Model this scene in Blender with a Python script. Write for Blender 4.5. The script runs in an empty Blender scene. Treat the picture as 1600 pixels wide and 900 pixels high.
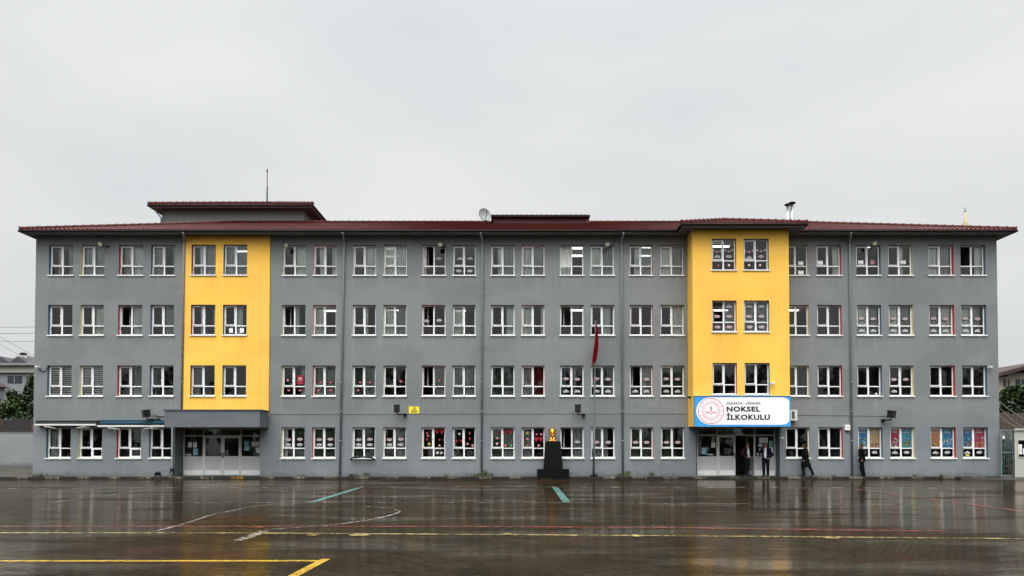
import bpy, bmesh, math, random
from mathutils import Vector, Matrix, noise as mnoise
R = math.radians
random.seed(7)
C = bpy.context.scene
COL = C.collection

# ------------------------------------------------------------------ camera, sky, sun, exposure
FPX, CX, CY = 1128.6, 812.0, 672.4          # focal length and principal point, in pixels of the 1600x900 photograph
EYE = Vector((0.0, 0.0, 1.68)); PITCH = R(1.3)
cd = bpy.data.cameras.new('camera'); cam = bpy.data.objects.new('camera', cd); COL.objects.link(cam)
cd.sensor_fit = 'HORIZONTAL'; cd.sensor_width = 36.0; cd.lens = FPX * 36.0 / 1600.0
cd.shift_x = (800 - CX) / 1600.0; cd.shift_y = (CY - 450) / 1600.0
cd.clip_start = 0.1; cd.clip_end = 2000
cam.location = EYE; cam.rotation_euler = (R(90) + PITCH, 0, 0)
C.camera = cam

SUN_EL, SUN_AZ = 63.0, 196.0                 # a veiled sun high behind the photographer's left shoulder
wd = bpy.data.worlds.new('World'); C.world = wd; wd.use_nodes = True
nt = wd.node_tree; nt.nodes.clear()
def wn(t, **k):
    n = nt.nodes.new(t)
    for a, b in k.items(): setattr(n, a, b)
    return n
out = wn('ShaderNodeOutputWorld'); bg = wn('ShaderNodeBackground'); bg.inputs['Strength'].default_value = 0.1
sky = wn('ShaderNodeTexSky', sky_type='NISHITA', sun_disc=False, sun_elevation=R(SUN_EL), sun_rotation=R(SUN_AZ))
tc = wn('ShaderNodeTexCoord'); sep = wn('ShaderNodeSeparateXYZ')
nt.links.new(tc.outputs['Generated'], sep.inputs[0])
up = wn('ShaderNodeMapRange', interpolation_type='SMOOTHSTEP')
up.inputs['From Min'].default_value = 0.50; up.inputs['From Max'].default_value = 0.95
up.inputs['To Min'].default_value = 1.0; up.inputs['To Max'].default_value = 4.2
nt.links.new(sep.outputs['Z'], up.inputs['Value'])
dot = wn('ShaderNodeVectorMath', operation='DOT_PRODUCT'); dot.inputs[1].default_value = (-0.12, -0.44, 0.89)
nt.links.new(tc.outputs['Generated'], dot.inputs[0])
gl = wn('ShaderNodeMapRange', interpolation_type='SMOOTHSTEP')
gl.inputs['From Min'].default_value = 0.60; gl.inputs['From Max'].default_value = 1.0
gl.inputs['To Min'].default_value = 0.0; gl.inputs['To Max'].default_value = 4.8
nt.links.new(dot.outputs['Value'], gl.inputs['Value'])
add = wn('ShaderNodeMath', operation='ADD')
nt.links.new(up.outputs[0], add.inputs[0]); nt.links.new(gl.outputs[0], add.inputs[1])
mp = wn('ShaderNodeMapping'); mp.inputs['Scale'].default_value = (1.0, 1.0, 2.6)
nt.links.new(tc.outputs['Generated'], mp.inputs[0])
nz = wn('ShaderNodeTexNoise'); nz.inputs['Scale'].default_value = 1.7; nz.inputs['Detail'].default_value = 4; nz.inputs['Roughness'].default_value = 0.45
nt.links.new(mp.outputs[0], nz.inputs['Vector'])
cr = wn('ShaderNodeValToRGB')
cr.color_ramp.elements[0].position = 0.3; cr.color_ramp.elements[0].color = (0.545, 0.560, 0.580, 1)
cr.color_ramp.elements[1].position = 0.72; cr.color_ramp.elements[1].color = (0.702, 0.711, 0.706, 1)
nt.links.new(nz.outputs['Fac'], cr.inputs[0])
hz = wn('ShaderNodeMapRange'); hz.inputs['From Min'].default_value = 0.10; hz.inputs['From Max'].default_value = 0.50
hz.inputs['To Min'].default_value = 10.4; hz.inputs['To Max'].default_value = 11.9
nt.links.new(sep.outputs['Z'], hz.inputs['Value'])
m1 = wn('ShaderNodeVectorMath', operation='SCALE'); nt.links.new(cr.outputs['Color'], m1.inputs[0]); nt.links.new(hz.outputs[0], m1.inputs['Scale'])
m2 = wn('ShaderNodeVectorMath', operation='SCALE'); nt.links.new(m1.outputs[0], m2.inputs[0]); nt.links.new(add.outputs[0], m2.inputs['Scale'])
mx = wn('ShaderNodeMix', data_type='RGBA'); mx.inputs[0].default_value = 0.97     # overcast: the cloud deck hides nearly all of the clear sky
nt.links.new(sky.outputs[0], mx.inputs[6]); nt.links.new(m2.outputs[0], mx.inputs[7])
nt.links.new(mx.outputs[2], bg.inputs['Color']); nt.links.new(bg.outputs[0], out.inputs['Surface'])

sl = bpy.data.lights.new('sun', 'SUN'); sl.energy = 0.9; sl.angle = R(35); sl.color = (1.0, 0.97, 0.92)
so = bpy.data.objects.new('sun', sl); COL.objects.link(so); so.location = (-20, -30, 60)
sdir = Vector((math.sin(R(SUN_AZ)) * math.cos(R(SUN_EL)), math.cos(R(SUN_AZ)) * math.cos(R(SUN_EL)), math.sin(R(SUN_EL))))
so.rotation_euler = sdir.to_track_quat('Z', 'Y').to_euler()
vs = C.view_settings; vs.view_transform = 'Standard'; vs.look = 'None'; vs.exposure = 0.09; vs.gamma = 1.0; vs.use_curve_mapping = False
C.cycles.max_bounces = 6; C.cycles.transparent_max_bounces = 12; C.cycles.caustics_reflective = False; C.cycles.caustics_refractive = False
C.cycles.sample_clamp_indirect = 4.0

# ------------------------------------------------------------------ measuring: a pixel of the photograph seen on the plane Y = y
def P(px, py, y):
    a = (px - CX) / FPX; b = (CY - py) / FPX
    d = Vector((a, math.cos(PITCH) - b * math.sin(PITCH), math.sin(PITCH) + b * math.cos(PITCH)))
    return EYE + d * ((y - EYE.y) / d.y)
def G(px, py, z=0.0):
    a = (px - CX) / FPX; b = (CY - py) / FPX
    d = Vector((a, math.cos(PITCH) - b * math.sin(PITCH), math.sin(PITCH) + b * math.cos(PITCH)))
    p = EYE + d * ((z - EYE.z) / d.z); p.z = z
    return p
YF = 38.0
def FX(px, py=500, y=YF): return P(px, py, y).x
def FZ(py, y=YF, px=812): return P(px, py, y).z

# ------------------------------------------------------------------ materials
MATS = {}
class NB:
    def __init__(s, name):
        s.m = bpy.data.materials.new(name); s.m.use_nodes = True; s.t = s.m.node_tree
        s.b = s.t.nodes['Principled BSDF']; s.o = s.t.nodes['Material Output']
    def n(s, t, **k):
        x = s.t.nodes.new(t)
        for a, b in k.items():
            if a.startswith('i_'): x.inputs[a[2:].replace('_', ' ')].default_value = b
            else: setattr(x, a, b)
        return x
    def l(s, a, b): s.t.links.new(a, b)
    def pos(s): return s.n('ShaderNodeNewGeometry').outputs['Position']
    def map(s, v, scale=(1, 1, 1), rot=(0, 0, 0)):
        m = s.n('ShaderNodeMapping'); m.inputs['Scale'].default_value = scale; m.inputs['Rotation'].default_value = rot
        s.l(v, m.inputs[0]); return m.outputs[0]
    def noise(s, v, scale, detail=4, rough=0.5):
        x = s.n('ShaderNodeTexNoise'); x.inputs['Scale'].default_value = scale; x.inputs['Detail'].default_value = detail; x.inputs['Roughness'].default_value = rough
        s.l(v, x.inputs['Vector']); return x.outputs['Fac']
    def rng(s, v, a, b, c, d, smooth=False):
        x = s.n('ShaderNodeMapRange')
        if smooth: x.interpolation_type = 'SMOOTHSTEP'
        for i, q in zip(('From Min', 'From Max', 'To Min', 'To Max'), (a, b, c, d)): x.inputs[i].default_value = q
        s.l(v, x.inputs['Value']); return x.outputs[0]
    def mix(s, f, a, b, mode='MIX'):
        x = s.n('ShaderNodeMix', data_type='RGBA', blend_type=mode)
        for sock, q in ((x.inputs[0], f), (x.inputs[6], a), (x.inputs[7], b)):
            if hasattr(q, 'is_output'): s.l(q, sock)
            elif isinstance(q, (int, float)): sock.default_value = q
            else: sock.default_value = (*q, 1) if len(q) == 3 else q
        return x.outputs[2]
    def math(s, op, a, b=0.0):
        x = s.n('ShaderNodeMath', operation=op)
        for sock, q in ((x.inputs[0], a), (x.inputs[1], b)):
            if hasattr(q, 'is_output'): s.l(q, sock)
            else: sock.default_value = q
        return x.outputs[0]
    def scale(s, col, f):
        x = s.n('ShaderNodeVectorMath', operation='SCALE')
        s.l(col, x.inputs[0])
        if hasattr(f, 'is_output'): s.l(f, x.inputs['Scale'])
        else: x.inputs['Scale'].default_value = f
        return x.outputs[0]
    def bump(s, h, strength, dist=0.02):
        x = s.n('ShaderNodeBump'); x.inputs['Strength'].default_value = strength; x.inputs['Distance'].default_value = dist
        s.l(h, x.inputs['Height']); s.l(x.outputs[0], s.b.inputs['Normal'])
    def col(s, c): s.l(c, s.b.inputs['Base Color'])
    def rough(s, r):
        if hasattr(r, 'is_output'): s.l(r, s.b.inputs['Roughness'])
        else: s.b.inputs['Roughness'].default_value = r

def mat(name, col, rough=0.6, metal=0.0, var=0.12, nscale=3.0, stretch=(1, 1, 1), bump=0.0, emit=0.0, spec=0.4):
    if name in MATS: return MATS[name]
    q = NB(name); p = q.map(q.pos(), stretch)
    f = q.noise(p, nscale, 5)
    g = q.rng(f, 0.25, 0.75, 1 - var, 1 + var)
    rgb = q.n('ShaderNodeRGB'); rgb.outputs[0].default_value = (*col, 1)
    q.col(q.scale(rgb.outputs[0], g)); q.rough(rough); q.b.inputs['Metallic'].default_value = metal; q.b.inputs['Specular IOR Level'].default_value = spec
    if bump: q.bump(q.noise(p, nscale * 12, 3), bump)
    if emit:
        q.b.inputs['Emission Color'].default_value = (*col, 1); q.b.inputs['Emission Strength'].default_value = emit
    MATS[name] = q.m
    return q.m

def wall_paint(name, c_up, c_low=None, zsplit=2.78):
    q = NB(name); p = q.pos()
    big = q.noise(p, 0.35, 3); q1 = q.rng(big, 0.3, 0.7, 0.90, 1.09)
    st = q.noise(q.map(p, (2.2, 2.2, 0.10)), 1.3, 6, 0.6); q2 = q.rng(st, 0.36, 0.70, 0.985, 1.015)
    ho = q.noise(q.map(p, (0.08, 0.08, 2.0)), 1.0, 5, 0.6); q3 = q.rng(ho, 0.35, 0.7, 0.97, 1.03)
    f = q.math('MULTIPLY', q.math('MULTIPLY', q1, q2), q3)
    sp = q.n('ShaderNodeSeparateXYZ'); q.l(p, sp.inputs[0])
    if c_low:
        wob = q.math('ADD', sp.outputs['Z'], q.rng(q.noise(p, 3.0, 2), 0, 1, -0.01, 0.01))
        c = q.mix(q.rng(wob, zsplit - 0.01, zsplit + 0.01, 0, 1), c_low, c_up)
    else:
        c = q.mix(0.0, c_up, c_up)
    c = q.scale(c, f)
    # splash dirt and moss with a ragged upper edge along the foot of the wall
    dn = q.math('ADD', sp.outputs['Z'], q.rng(q.noise(q.map(p, (1.5, 1.5, 3)), 2.0, 6, 0.65), 0.2, 0.8, 0.28, -0.28))
    c = q.mix(q.rng(dn, 0.10, 0.42, 0.55, 0.0, True), c, (0.062, 0.066, 0.058))
    # pale and dark runs that start under the sills and thin out downwards
    for zs_ in (1.02, 4.27, 7.5, 10.72):
        below = q.math('MULTIPLY', q.rng(sp.outputs['Z'], zs_ - 1.25, zs_, 0.0, 1.0, True), q.rng(sp.outputs['Z'], zs_, zs_ + 0.02, 1.0, 0.0))
        nn = q.noise(q.map(p, (4.5, 4.5, 0.05)), 1.0, 4, 0.6)
        c = q.mix(q.math('MULTIPLY', below, q.rng(nn, 0.52, 0.70, 0.0, 0.22, True)), c, (0.33, 0.335, 0.32) if c_low else (0.88, 0.60, 0.16))
        c = q.mix(q.math('MULTIPLY', below, q.rng(nn, 0.48, 0.30, 0.0, 0.25, True)), c, (0.10, 0.105, 0.10) if c_low else (0.55, 0.32, 0.05))
    # patched plaster: large soft fields a shade apart
    pt = q.noise(q.map(p, (0.5, 0.5, 1.1)), 0.55, 2, 0.4)
    c = q.mix(q.rng(pt, 0.49, 0.56, 0.0, 0.20, True), c, (0.25, 0.258, 0.25) if c_low else (0.90, 0.56, 0.11))
    # rain runs
    rn = q.noise(q.map(p, (5.0, 5.0, 0.16)), 1.0, 3, 0.5)
    c = q.mix(q.rng(rn, 0.68, 0.84, 0.0, 0.12, True), c, (0.32, 0.33, 0.32) if c_low else (0.70, 0.42, 0.09))
    rd = q.noise(q.map(p, (3.1, 3.1, 0.12)), 1.7, 3, 0.5)
    c = q.mix(q.rng(rd, 0.68, 0.86, 0.0, 0.14, True), c, (0.13, 0.135, 0.13) if c_low else (0.55, 0.30, 0.05))
    q.col(c); q.rough(0.75); q.b.inputs['Specular IOR Level'].default_value = 0.3
    q.bump(q.noise(p, 60, 3), 0.15, 0.01)
    MATS[name] = q.m; return q.m

WALL = wall_paint('grey_wall_paint', (0.168, 0.178, 0.178), (0.160, 0.177, 0.187))
YELLOW = wall_paint('yellow_wall_paint', (0.84, 0.475, 0.072))
YELLOW2 = YELLOW

def glass(name, tint=0.93):
    q = NB(name); q.t.nodes.remove(q.b)
    tr = q.n('ShaderNodeBsdfTransparent'); tr.inputs[0].default_value = (tint * 0.97, tint, tint * 0.98, 1)
    gs = q.n('ShaderNodeBsdfGlossy'); gs.inputs['Roughness'].default_value = 0.01; gs.inputs['Color'].default_value = (0.93, 0.96, 0.97, 1)
    fr = q.n('ShaderNodeFresnel'); fr.inputs['IOR'].default_value = 1.5
    bp = q.n('ShaderNodeBump'); bp.inputs['Strength'].default_value = 0.05; bp.inputs['Distance'].default_value = 0.05
    q.l(q.noise(q.pos(), 1.3, 2), bp.inputs['Height']); q.l(bp.outputs[0], gs.inputs['Normal'])
    f = q.math('MINIMUM', q.math('MULTIPLY', fr.outputs[0], 1.55), 1.0)       # two sheets of glass
    ms = q.n('ShaderNodeMixShader'); q.l(f, ms.inputs[0]); q.l(tr.outputs[0], ms.inputs[1]); q.l(gs.outputs[0], ms.inputs[2])
    q.l(ms.outputs[0], q.o.inputs['Surface'])
    MATS[name] = q.m; return q.m
GLASS = glass('window_glass')

def paving():
    q = NB('wet_block_paving'); p = q.pos(); q.t.nodes.remove(q.b)
    wob = q.n('ShaderNodeVectorMath', operation='ADD'); q.l(p, wob.inputs[0])
    wn_ = q.n('ShaderNodeTexNoise'); wn_.inputs['Scale'].default_value = 9.0; q.l(p, wn_.inputs['Vector'])
    ws = q.n('ShaderNodeVectorMath', operation='SCALE'); ws.inputs['Scale'].default_value = 0.05; q.l(wn_.outputs['Color'], ws.inputs[0]); q.l(ws.outputs[0], wob.inputs[1])
    rot = q.map(wob.outputs[0], (1, 1, 1), (0, 0, R(32)))
    br = q.n('ShaderNodeTexBrick'); br.offset = 0.5
    for k, v in (('Scale', 1.0), ('Mortar Size', 0.009), ('Mortar Smooth', 0.3), ('Brick Width', 0.22), ('Row Height', 0.11), ('Bias', 0.0)): br.inputs[k].default_value = v
    br.inputs['Color1'].default_value = (0.0125, 0.0088, 0.0042, 1); br.inputs['Color2'].default_value = (0.0215, 0.0155, 0.0076, 1); br.inputs['Mortar'].default_value = (0.006, 0.0045, 0.003, 1)
    q.l(rot, br.inputs['Vector'])
    jt = q.math('MULTIPLY', br.outputs['Fac'], 1.0)
    c = br.outputs['Color']
    red = q.noise(p, 0.22, 4, 0.6); c = q.mix(q.rng(red, 0.54, 0.66, 0, 0.5, True), c, (0.034, 0.0130, 0.0085))
    c = q.scale(c, q.rng(q.noise(p, 0.6, 6, 0.65), 0.3, 0.7, 0.5, 1.45)); c = q.scale(c, q.rng(q.noise(p, 9, 4, 0.7), 0.3, 0.7, 0.75, 1.25))
    # standing water: shallow pools with ragged edges, larger sheets towards the two sides of the yard
    pud = q.noise(q.map(p, (0.35, 1.0, 1)), 0.55, 7, 0.62)
    sp = q.n('ShaderNodeSeparateXYZ'); q.l(p, sp.inputs[0])
    side = q.rng(q.math('ABSOLUTE', sp.outputs['X']), 5.5, 9.0, 0.0, 0.16, True)
    pm = q.rng(q.math('ADD', pud, side), 0.49, 0.64, 0.0, 1.0, True)
    h = q.math('ADD', q.math('MULTIPLY', br.outputs['Fac'], -0.8), q.math('MULTIPLY', q.noise(p, 30, 4, 0.6), 0.7))
    b1 = q.n('ShaderNodeBump'); b1.inputs['Distance'].default_value = 0.006
    q.l(q.rng(pm, 0, 1, 0.22, 0.05), b1.inputs['Strength']); q.l(h, b1.inputs['Height'])
    b2 = q.n('ShaderNodeBump'); b2.inputs['Distance'].default_value = 0.05; b2.inputs['Strength'].default_value = 0.13
    q.l(q.noise(q.map(p, (1.2, 2.6, 1)), 3.0, 4, 0.55), b2.inputs['Height']); q.l(b1.outputs[0], b2.inputs['Normal'])
    df = q.n('ShaderNodeBsdfDiffuse'); q.l(c, df.inputs['Color'])
    gs = q.n('ShaderNodeBsdfGlossy'); gs.inputs['Color'].default_value = (0.95, 0.89, 0.78, 1)
    q.l(q.rng(pm, 0, 1, 0.095, 0.04), gs.inputs['Roughness']); q.l(b2.outputs[0], gs.inputs['Normal'])
    fr = q.n('ShaderNodeFresnel'); fr.inputs['IOR'].default_value = 1.33
    k = q.math('MULTIPLY', fr.outputs[0], q.rng(pm, 0, 1, 0.33, 0.85))
    k = q.math('MULTIPLY', k, q.rng(q.math('MULTIPLY', jt, q.rng(pm, 0, 1, 1.0, 0.05)), 0, 1, 1.0, 0.50))
    ms = q.n('ShaderNodeMixShader'); q.l(k, ms.inputs[0]); q.l(df.outputs[0], ms.inputs[1]); q.l(gs.outputs[0], ms.inputs[2]); q.l(ms.outputs[0], q.o.inputs['Surface'])
    MATS['paving'] = q.m; return q.m
PAVING = paving()

def worn_paint(name, col, wear=0.5):
    q = NB(name); p = q.pos()
    w = q.noise(p, 7.5, 6, 0.75); w2 = q.noise(p, 1.1, 3)
    a = q.rng(q.math('ADD', q.math('MULTIPLY', w, 0.7), q.math('MULTIPLY', w2, 0.3)), wear - 0.05, wear + 0.10, 0.10, 0.92, True)
    rgb = q.n('ShaderNodeRGB'); rgb.outputs[0].default_value = (*col, 1)
    q.col(q.scale(rgb.outputs[0], q.rng(q.noise(p, 14, 4), 0.3, 0.7, 0.75, 1.15))); q.rough(0.35)
    q.b.inputs['IOR'].default_value = 1.33
    tr = q.n('ShaderNodeBsdfTransparent'); ms = q.n('ShaderNodeMixShader')
    q.l(a, ms.inputs[0]); q.l(tr.outputs[0], ms.inputs[1]); q.l(q.b.outputs[0], ms.inputs[2]); q.l(ms.outputs[0], q.o.inputs['Surface'])
    MATS[name] = q.m; return q.m

def roof_tile():
    q = NB('clay_roof_tile'); p = q.pos()
    c = q.mix(q.rng(q.noise(p, 7, 3), 0.35, 0.65, 0, 1), (0.058, 0.0095, 0.0080), (0.105, 0.021, 0.015))
    c = q.mix(q.rng(q.noise(p, 0.5, 4), 0.45, 0.75, 0, 0.5), c, (0.034, 0.012, 0.011))
    q.col(c); q.rough(0.5); q.b.inputs['Specular IOR Level'].default_value = 0.2
    MATS['tile'] = q.m; return q.m
TILE = roof_tile()

def curtain_mat(name, col, trans=0.25):
    q = NB(name); p = q.pos()
    f = q.noise(q.map(p, (9, 1, 0.35)), 1.6, 3); g = q.rng(f, 0.3, 0.7, 0.72, 1.12)
    rgb = q.n('ShaderNodeRGB'); rgb.outputs[0].default_value = (*col, 1)
    q.col(q.scale(rgb.outputs[0], g)); q.rough(0.9); q.b.inputs['Specular IOR Level'].default_value = 0.05
    tr = q.n('ShaderNodeBsdfTransparent'); ms = q.n('ShaderNodeMixShader'); ms.inputs[0].default_value = 1 - trans
    q.l(tr.outputs[0], ms.inputs[1]); q.l(q.b.outputs[0], ms.inputs[2]); q.l(ms.outputs[0], q.o.inputs['Surface'])
    MATS[name] = q.m; return q.m
CUR = {'w': curtain_mat('white_curtain', (0.86, 0.88, 0.83), 0.05), 'd': curtain_mat('thin_grey_curtain', (0.52, 0.545, 0.51), 0.2),
       'g': curtain_mat('green_patterned_curtain', (0.13, 0.17, 0.13), 0.3), 'r': curtain_mat('red_curtain', (0.22, 0.015, 0.022), 0.1),
       't': curtain_mat('teal_curtain', (0.16, 0.30, 0.36), 0.1), 'y': curtain_mat('brown_striped_curtain', (0.13, 0.12, 0.07), 0.2)}

WHITE = mat('white_plastic', (0.76, 0.77, 0.75), 0.35, var=0.05, nscale=5)
DOORW = mat('grey_white_aluminium', (0.62, 0.625, 0.61), 0.45, var=0.06)
DOORP = mat('door_panel_grey', (0.52, 0.525, 0.51), 0.5, var=0.06)
KICK = mat('pale_kick_plate', (0.82, 0.82, 0.80), 0.4, var=0.08)
SILLM = mat('white_stone_sill', (0.70, 0.70, 0.67), 0.5, var=0.10, nscale=8)
PIPE = mat('grey_downpipe', (0.195, 0.207, 0.212), 0.45, var=0.08)
GUTTER = mat('pale_gutter', (0.24, 0.245, 0.245), 0.45, var=0.10, nscale=1.2)
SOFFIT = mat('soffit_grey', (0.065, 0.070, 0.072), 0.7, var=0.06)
DARKT = mat('dark_fascia', (0.022, 0.010, 0.010), 0.6, spec=.15)
DARKRED = mat('dark_red_sheet', (0.105, 0.018, 0.020), 0.5, var=0.12)
BLACK = mat('black_plastic', (0.010, 0.011, 0.012), 0.55, var=0.2, spec=.2)
BLACKM = mat('black_granite', (0.0035, 0.0035, 0.004), 0.45, var=0.3, nscale=30, spec=.12)
STEEL = mat('steel', (0.45, 0.46, 0.46), 0.32, 0.8, var=0.1)
GALV = mat('galvanised_metal', (0.36, 0.37, 0.37), 0.45, 0.6, var=0.15)
ROOM = mat('room_plaster', (0.30, 0.29, 0.26), 0.8, var=0.1, nscale=0.8)
ROOMD = mat('room_floor', (0.10, 0.09, 0.08), 0.7)
LAMP = mat('lit_lamp_tube', (1.0, 0.99, 0.95), 0.5, var=0.0, emit=6.0)
CONC = mat('old_concrete', (0.16, 0.155, 0.145), 0.8, var=0.3, nscale=3, bump=0.3)
RED = mat('red_paper', (0.30, 0.010, 0.022), 0.7)
PINK = mat('pink_paper', (0.46, 0.13, 0.16), 0.7)
PAPER = mat('white_paper', (0.82, 0.83, 0.82), 0.7, var=0.08)
INK = mat('dark_ink', (0.05, 0.05, 0.055), 0.7)
GREYINK = mat('grey_ink', (0.22, 0.22, 0.23), 0.7)
GREEN = mat('green_paper', (0.04, 0.20, 0.03), 0.7); STK = mat('sticker_paper', (0.40, 0.40, 0.40), 0.7, var=0.2, nscale=9)
ORANGE = mat('orange_paper', (0.45, 0.08, 0.02), 0.7)
YELP = mat('yellow_paper', (0.45, 0.37, 0.04), 0.7)
BLUEP = mat('pale_blue_paper', (0.17, 0.38, 0.50), 0.7, var=0.3, nscale=20)
TEALP = mat('teal_paper', (0.06, 0.30, 0.28), 0.7, var=0.2, nscale=20)
REV = {'b': mat('blue_reveal_paint', (0.055, 0.105, 0.15), 0.6), 'c': mat('cream_reveal_paint', (0.55, 0.50, 0.30), 0.6), 'r': mat('red_reveal_paint', (0.36, 0.022, 0.02), 0.6),
       'w': mat('white_reveal_paint', (0.55, 0.56, 0.55), 0.6), 'p': mat('pink_reveal_paint', (0.55, 0.24, 0.25), 0.6), 'g': mat('grey_reveal_paint', (0.13, 0.14, 0.145), 0.6)}

# ------------------------------------------------------------------ mesh helpers
class MB:
    def __init__(s): s.v = []; s.f = []; s.mi = []; s.mats = []; s.sm = []
    def m(s, material):
        if material not in s.mats: s.mats.append(material)
        return s.mats.index(material)
    def face(s, pts, material, smooth=False):
        b = len(s.v); s.v += [Vector(p) for p in pts]; s.f.append(tuple(range(b, b + len(pts)))); s.mi.append(s.m(material)); s.sm.append(smooth)
    def box(s, x0, x1, y0, y1, z0, z1, material, skip=''):
        x0, x1 = sorted((x0, x1)); y0, y1 = sorted((y0, y1)); z0, z1 = sorted((z0, z1))
        b = len(s.v)
        s.v += [Vector(p) for p in ((x0, y0, z0), (x1, y0, z0), (x1, y1, z0), (x0, y1, z0), (x0, y0, z1), (x1, y0, z1), (x1, y1, z1), (x0, y1, z1))]
        fs = {'-z': (0, 3, 2, 1), '+z': (4, 5, 6, 7), '-y': (0, 1, 5, 4), '+x': (1, 2, 6, 5), '+y': (2, 3, 7, 6), '-x': (3, 0, 4, 7)}
        k = s.m(material)
        for n, f in fs.items():
            if n in skip.split(): continue
            s.f.append(tuple(b + i for i in f)); s.mi.append(k); s.sm.append(False)
        return s
    def obox(s, c, sx, sy, sz, material, rot=None):
        """a box of full size sx, sy, sz about c, turned by the matrix rot"""
        rot = rot or Matrix.Identity(3); b = len(s.v)
        for dz in (-.5, .5):
            for dx, dy in ((-.5, -.5), (.5, -.5), (.5, .5), (-.5, .5)):
                s.v.append(Vector(c) + rot @ Vector((dx * sx, dy * sy, dz * sz)))
        k = s.m(material)
        for f in ((0, 3, 2, 1), (4, 5, 6, 7), (0, 1, 5, 4), (1, 2, 6, 5), (2, 3, 7, 6), (3, 0, 4, 7)):
            s.f.append(tuple(b + i for i in f)); s.mi.append(k); s.sm.append(False)
        return s
    def tube(s, pts, r, material, n=8, caps=True):
        pts = [Vector(p) for p in pts]; rs = r if isinstance(r, (list, tuple)) else [r] * len(pts)
        b = len(s.v); k = s.m(material); prev = None
        for i, p in enumerate(pts):
            d = (pts[min(i + 1, len(pts) - 1)] - pts[max(i - 1, 0)]).normalized()
            if prev is None: prev = d.orthogonal().normalized()
            u = (prev - d * prev.dot(d)).normalized(); w = d.cross(u); prev = u
            for j in range(n):
                a = 2 * math.pi * j / n
                s.v.append(p + (u * math.cos(a) + w * math.sin(a)) * rs[i])
        for i in range(len(pts) - 1):
            for j in range(n):
                s.f.append((b + i * n + j, b + i * n + (j + 1) % n, b + (i + 1) * n + (j + 1) % n, b + (i + 1) * n + j)); s.mi.append(k); s.sm.append(True)
        if caps:
            s.f.append(tuple(b + j for j in reversed(range(n)))); s.mi.append(k); s.sm.append(False)
            e = b + (len(pts) - 1) * n
            s.f.append(tuple(e + j for j in range(n))); s.mi.append(k); s.sm.append(False)
        return s
    def blob(s, c, rx, ry, rz, material, n=12, m=8, fn=None):
        b = len(s.v); k = s.m(material); c = Vector(c)
        for i in range(m + 1):
            t = math.pi * i / m
            for j in range(n):
                a = 2 * math.pi * j / n
                d = Vector((math.sin(t) * math.cos(a), math.sin(t) * math.sin(a), math.cos(t)))
                q = fn(d) if fn else 1.0
                s.v.append(c + Vector((d.x * rx, d.y * ry, d.z * rz)) * q)
        for i in range(m):
            for j in range(n):
                s.f.append((b + i * n + j, b + (i + 1) * n + j, b + (i + 1) * n + (j + 1) % n, b + i * n + (j + 1) % n)); s.mi.append(k); s.sm.append(True)
        return s
    def prism(s, poly, y0, y1, material, side=None):
        """polygon in (x, z), counter-clockwise seen from -y, pushed from y0 (front) to y1"""
        n = len(poly)
        s.face([(x, y0, z) for x, z in poly], material)
        s.face([(x, y1, z) for x, z in reversed(poly)], material)
        for i in range(n):
            (xa, za), (xb, zb) = poly[i], poly[(i + 1) % n]
            s.face([(xa, y0, za), (xa, y1, za), (xb, y1, zb), (xb, y0, zb)], side or material)
        return s
    def build(s, name, parent=None, weld=False):
        org = ROOTLOC.get(root_of(parent).name, Vector()) if parent else Vector()
        me = bpy.data.meshes.new(name); me.from_pydata([v - org for v in s.v], [], s.f)
        for k in s.mats: me.materials.append(k)
        me.polygons.foreach_set('material_index', s.mi); me.polygons.foreach_set('use_smooth', s.sm); me.update()
        o = bpy.data.objects.new(name, me); COL.objects.link(o)
        if parent: o.parent = parent
        return o
ROOTLOC = {}
def root_of(o):
    while o.parent: o = o.parent
    return o
def tag(o, label=None, cat=None, group=None, kind=None):
    for k, v in (('label', label), ('category', cat), ('group', group), ('kind', kind)):
        if v: o[k] = v
    return o
def thing(name, label, cat, loc=(0, 0, 0), group=None):
    o = bpy.data.objects.new(name, None); COL.objects.link(o); o.location = loc; o.empty_display_size = 0.3
    ROOTLOC[o.name] = Vector(loc)
    return tag(o, label, cat, group)
def circ(cx, cz, rx, rz=None, n=24, a0=0.0, a1=360.0):
    rz = rz or rx
    full = abs(a1 - a0) >= 360
    return [(cx + rx * math.cos(R(a0 + (a1 - a0) * i / (n if full else n - 1))), cz + rz * math.sin(R(a0 + (a1 - a0) * i / (n if full else n - 1)))) for i in range(n)]
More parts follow.
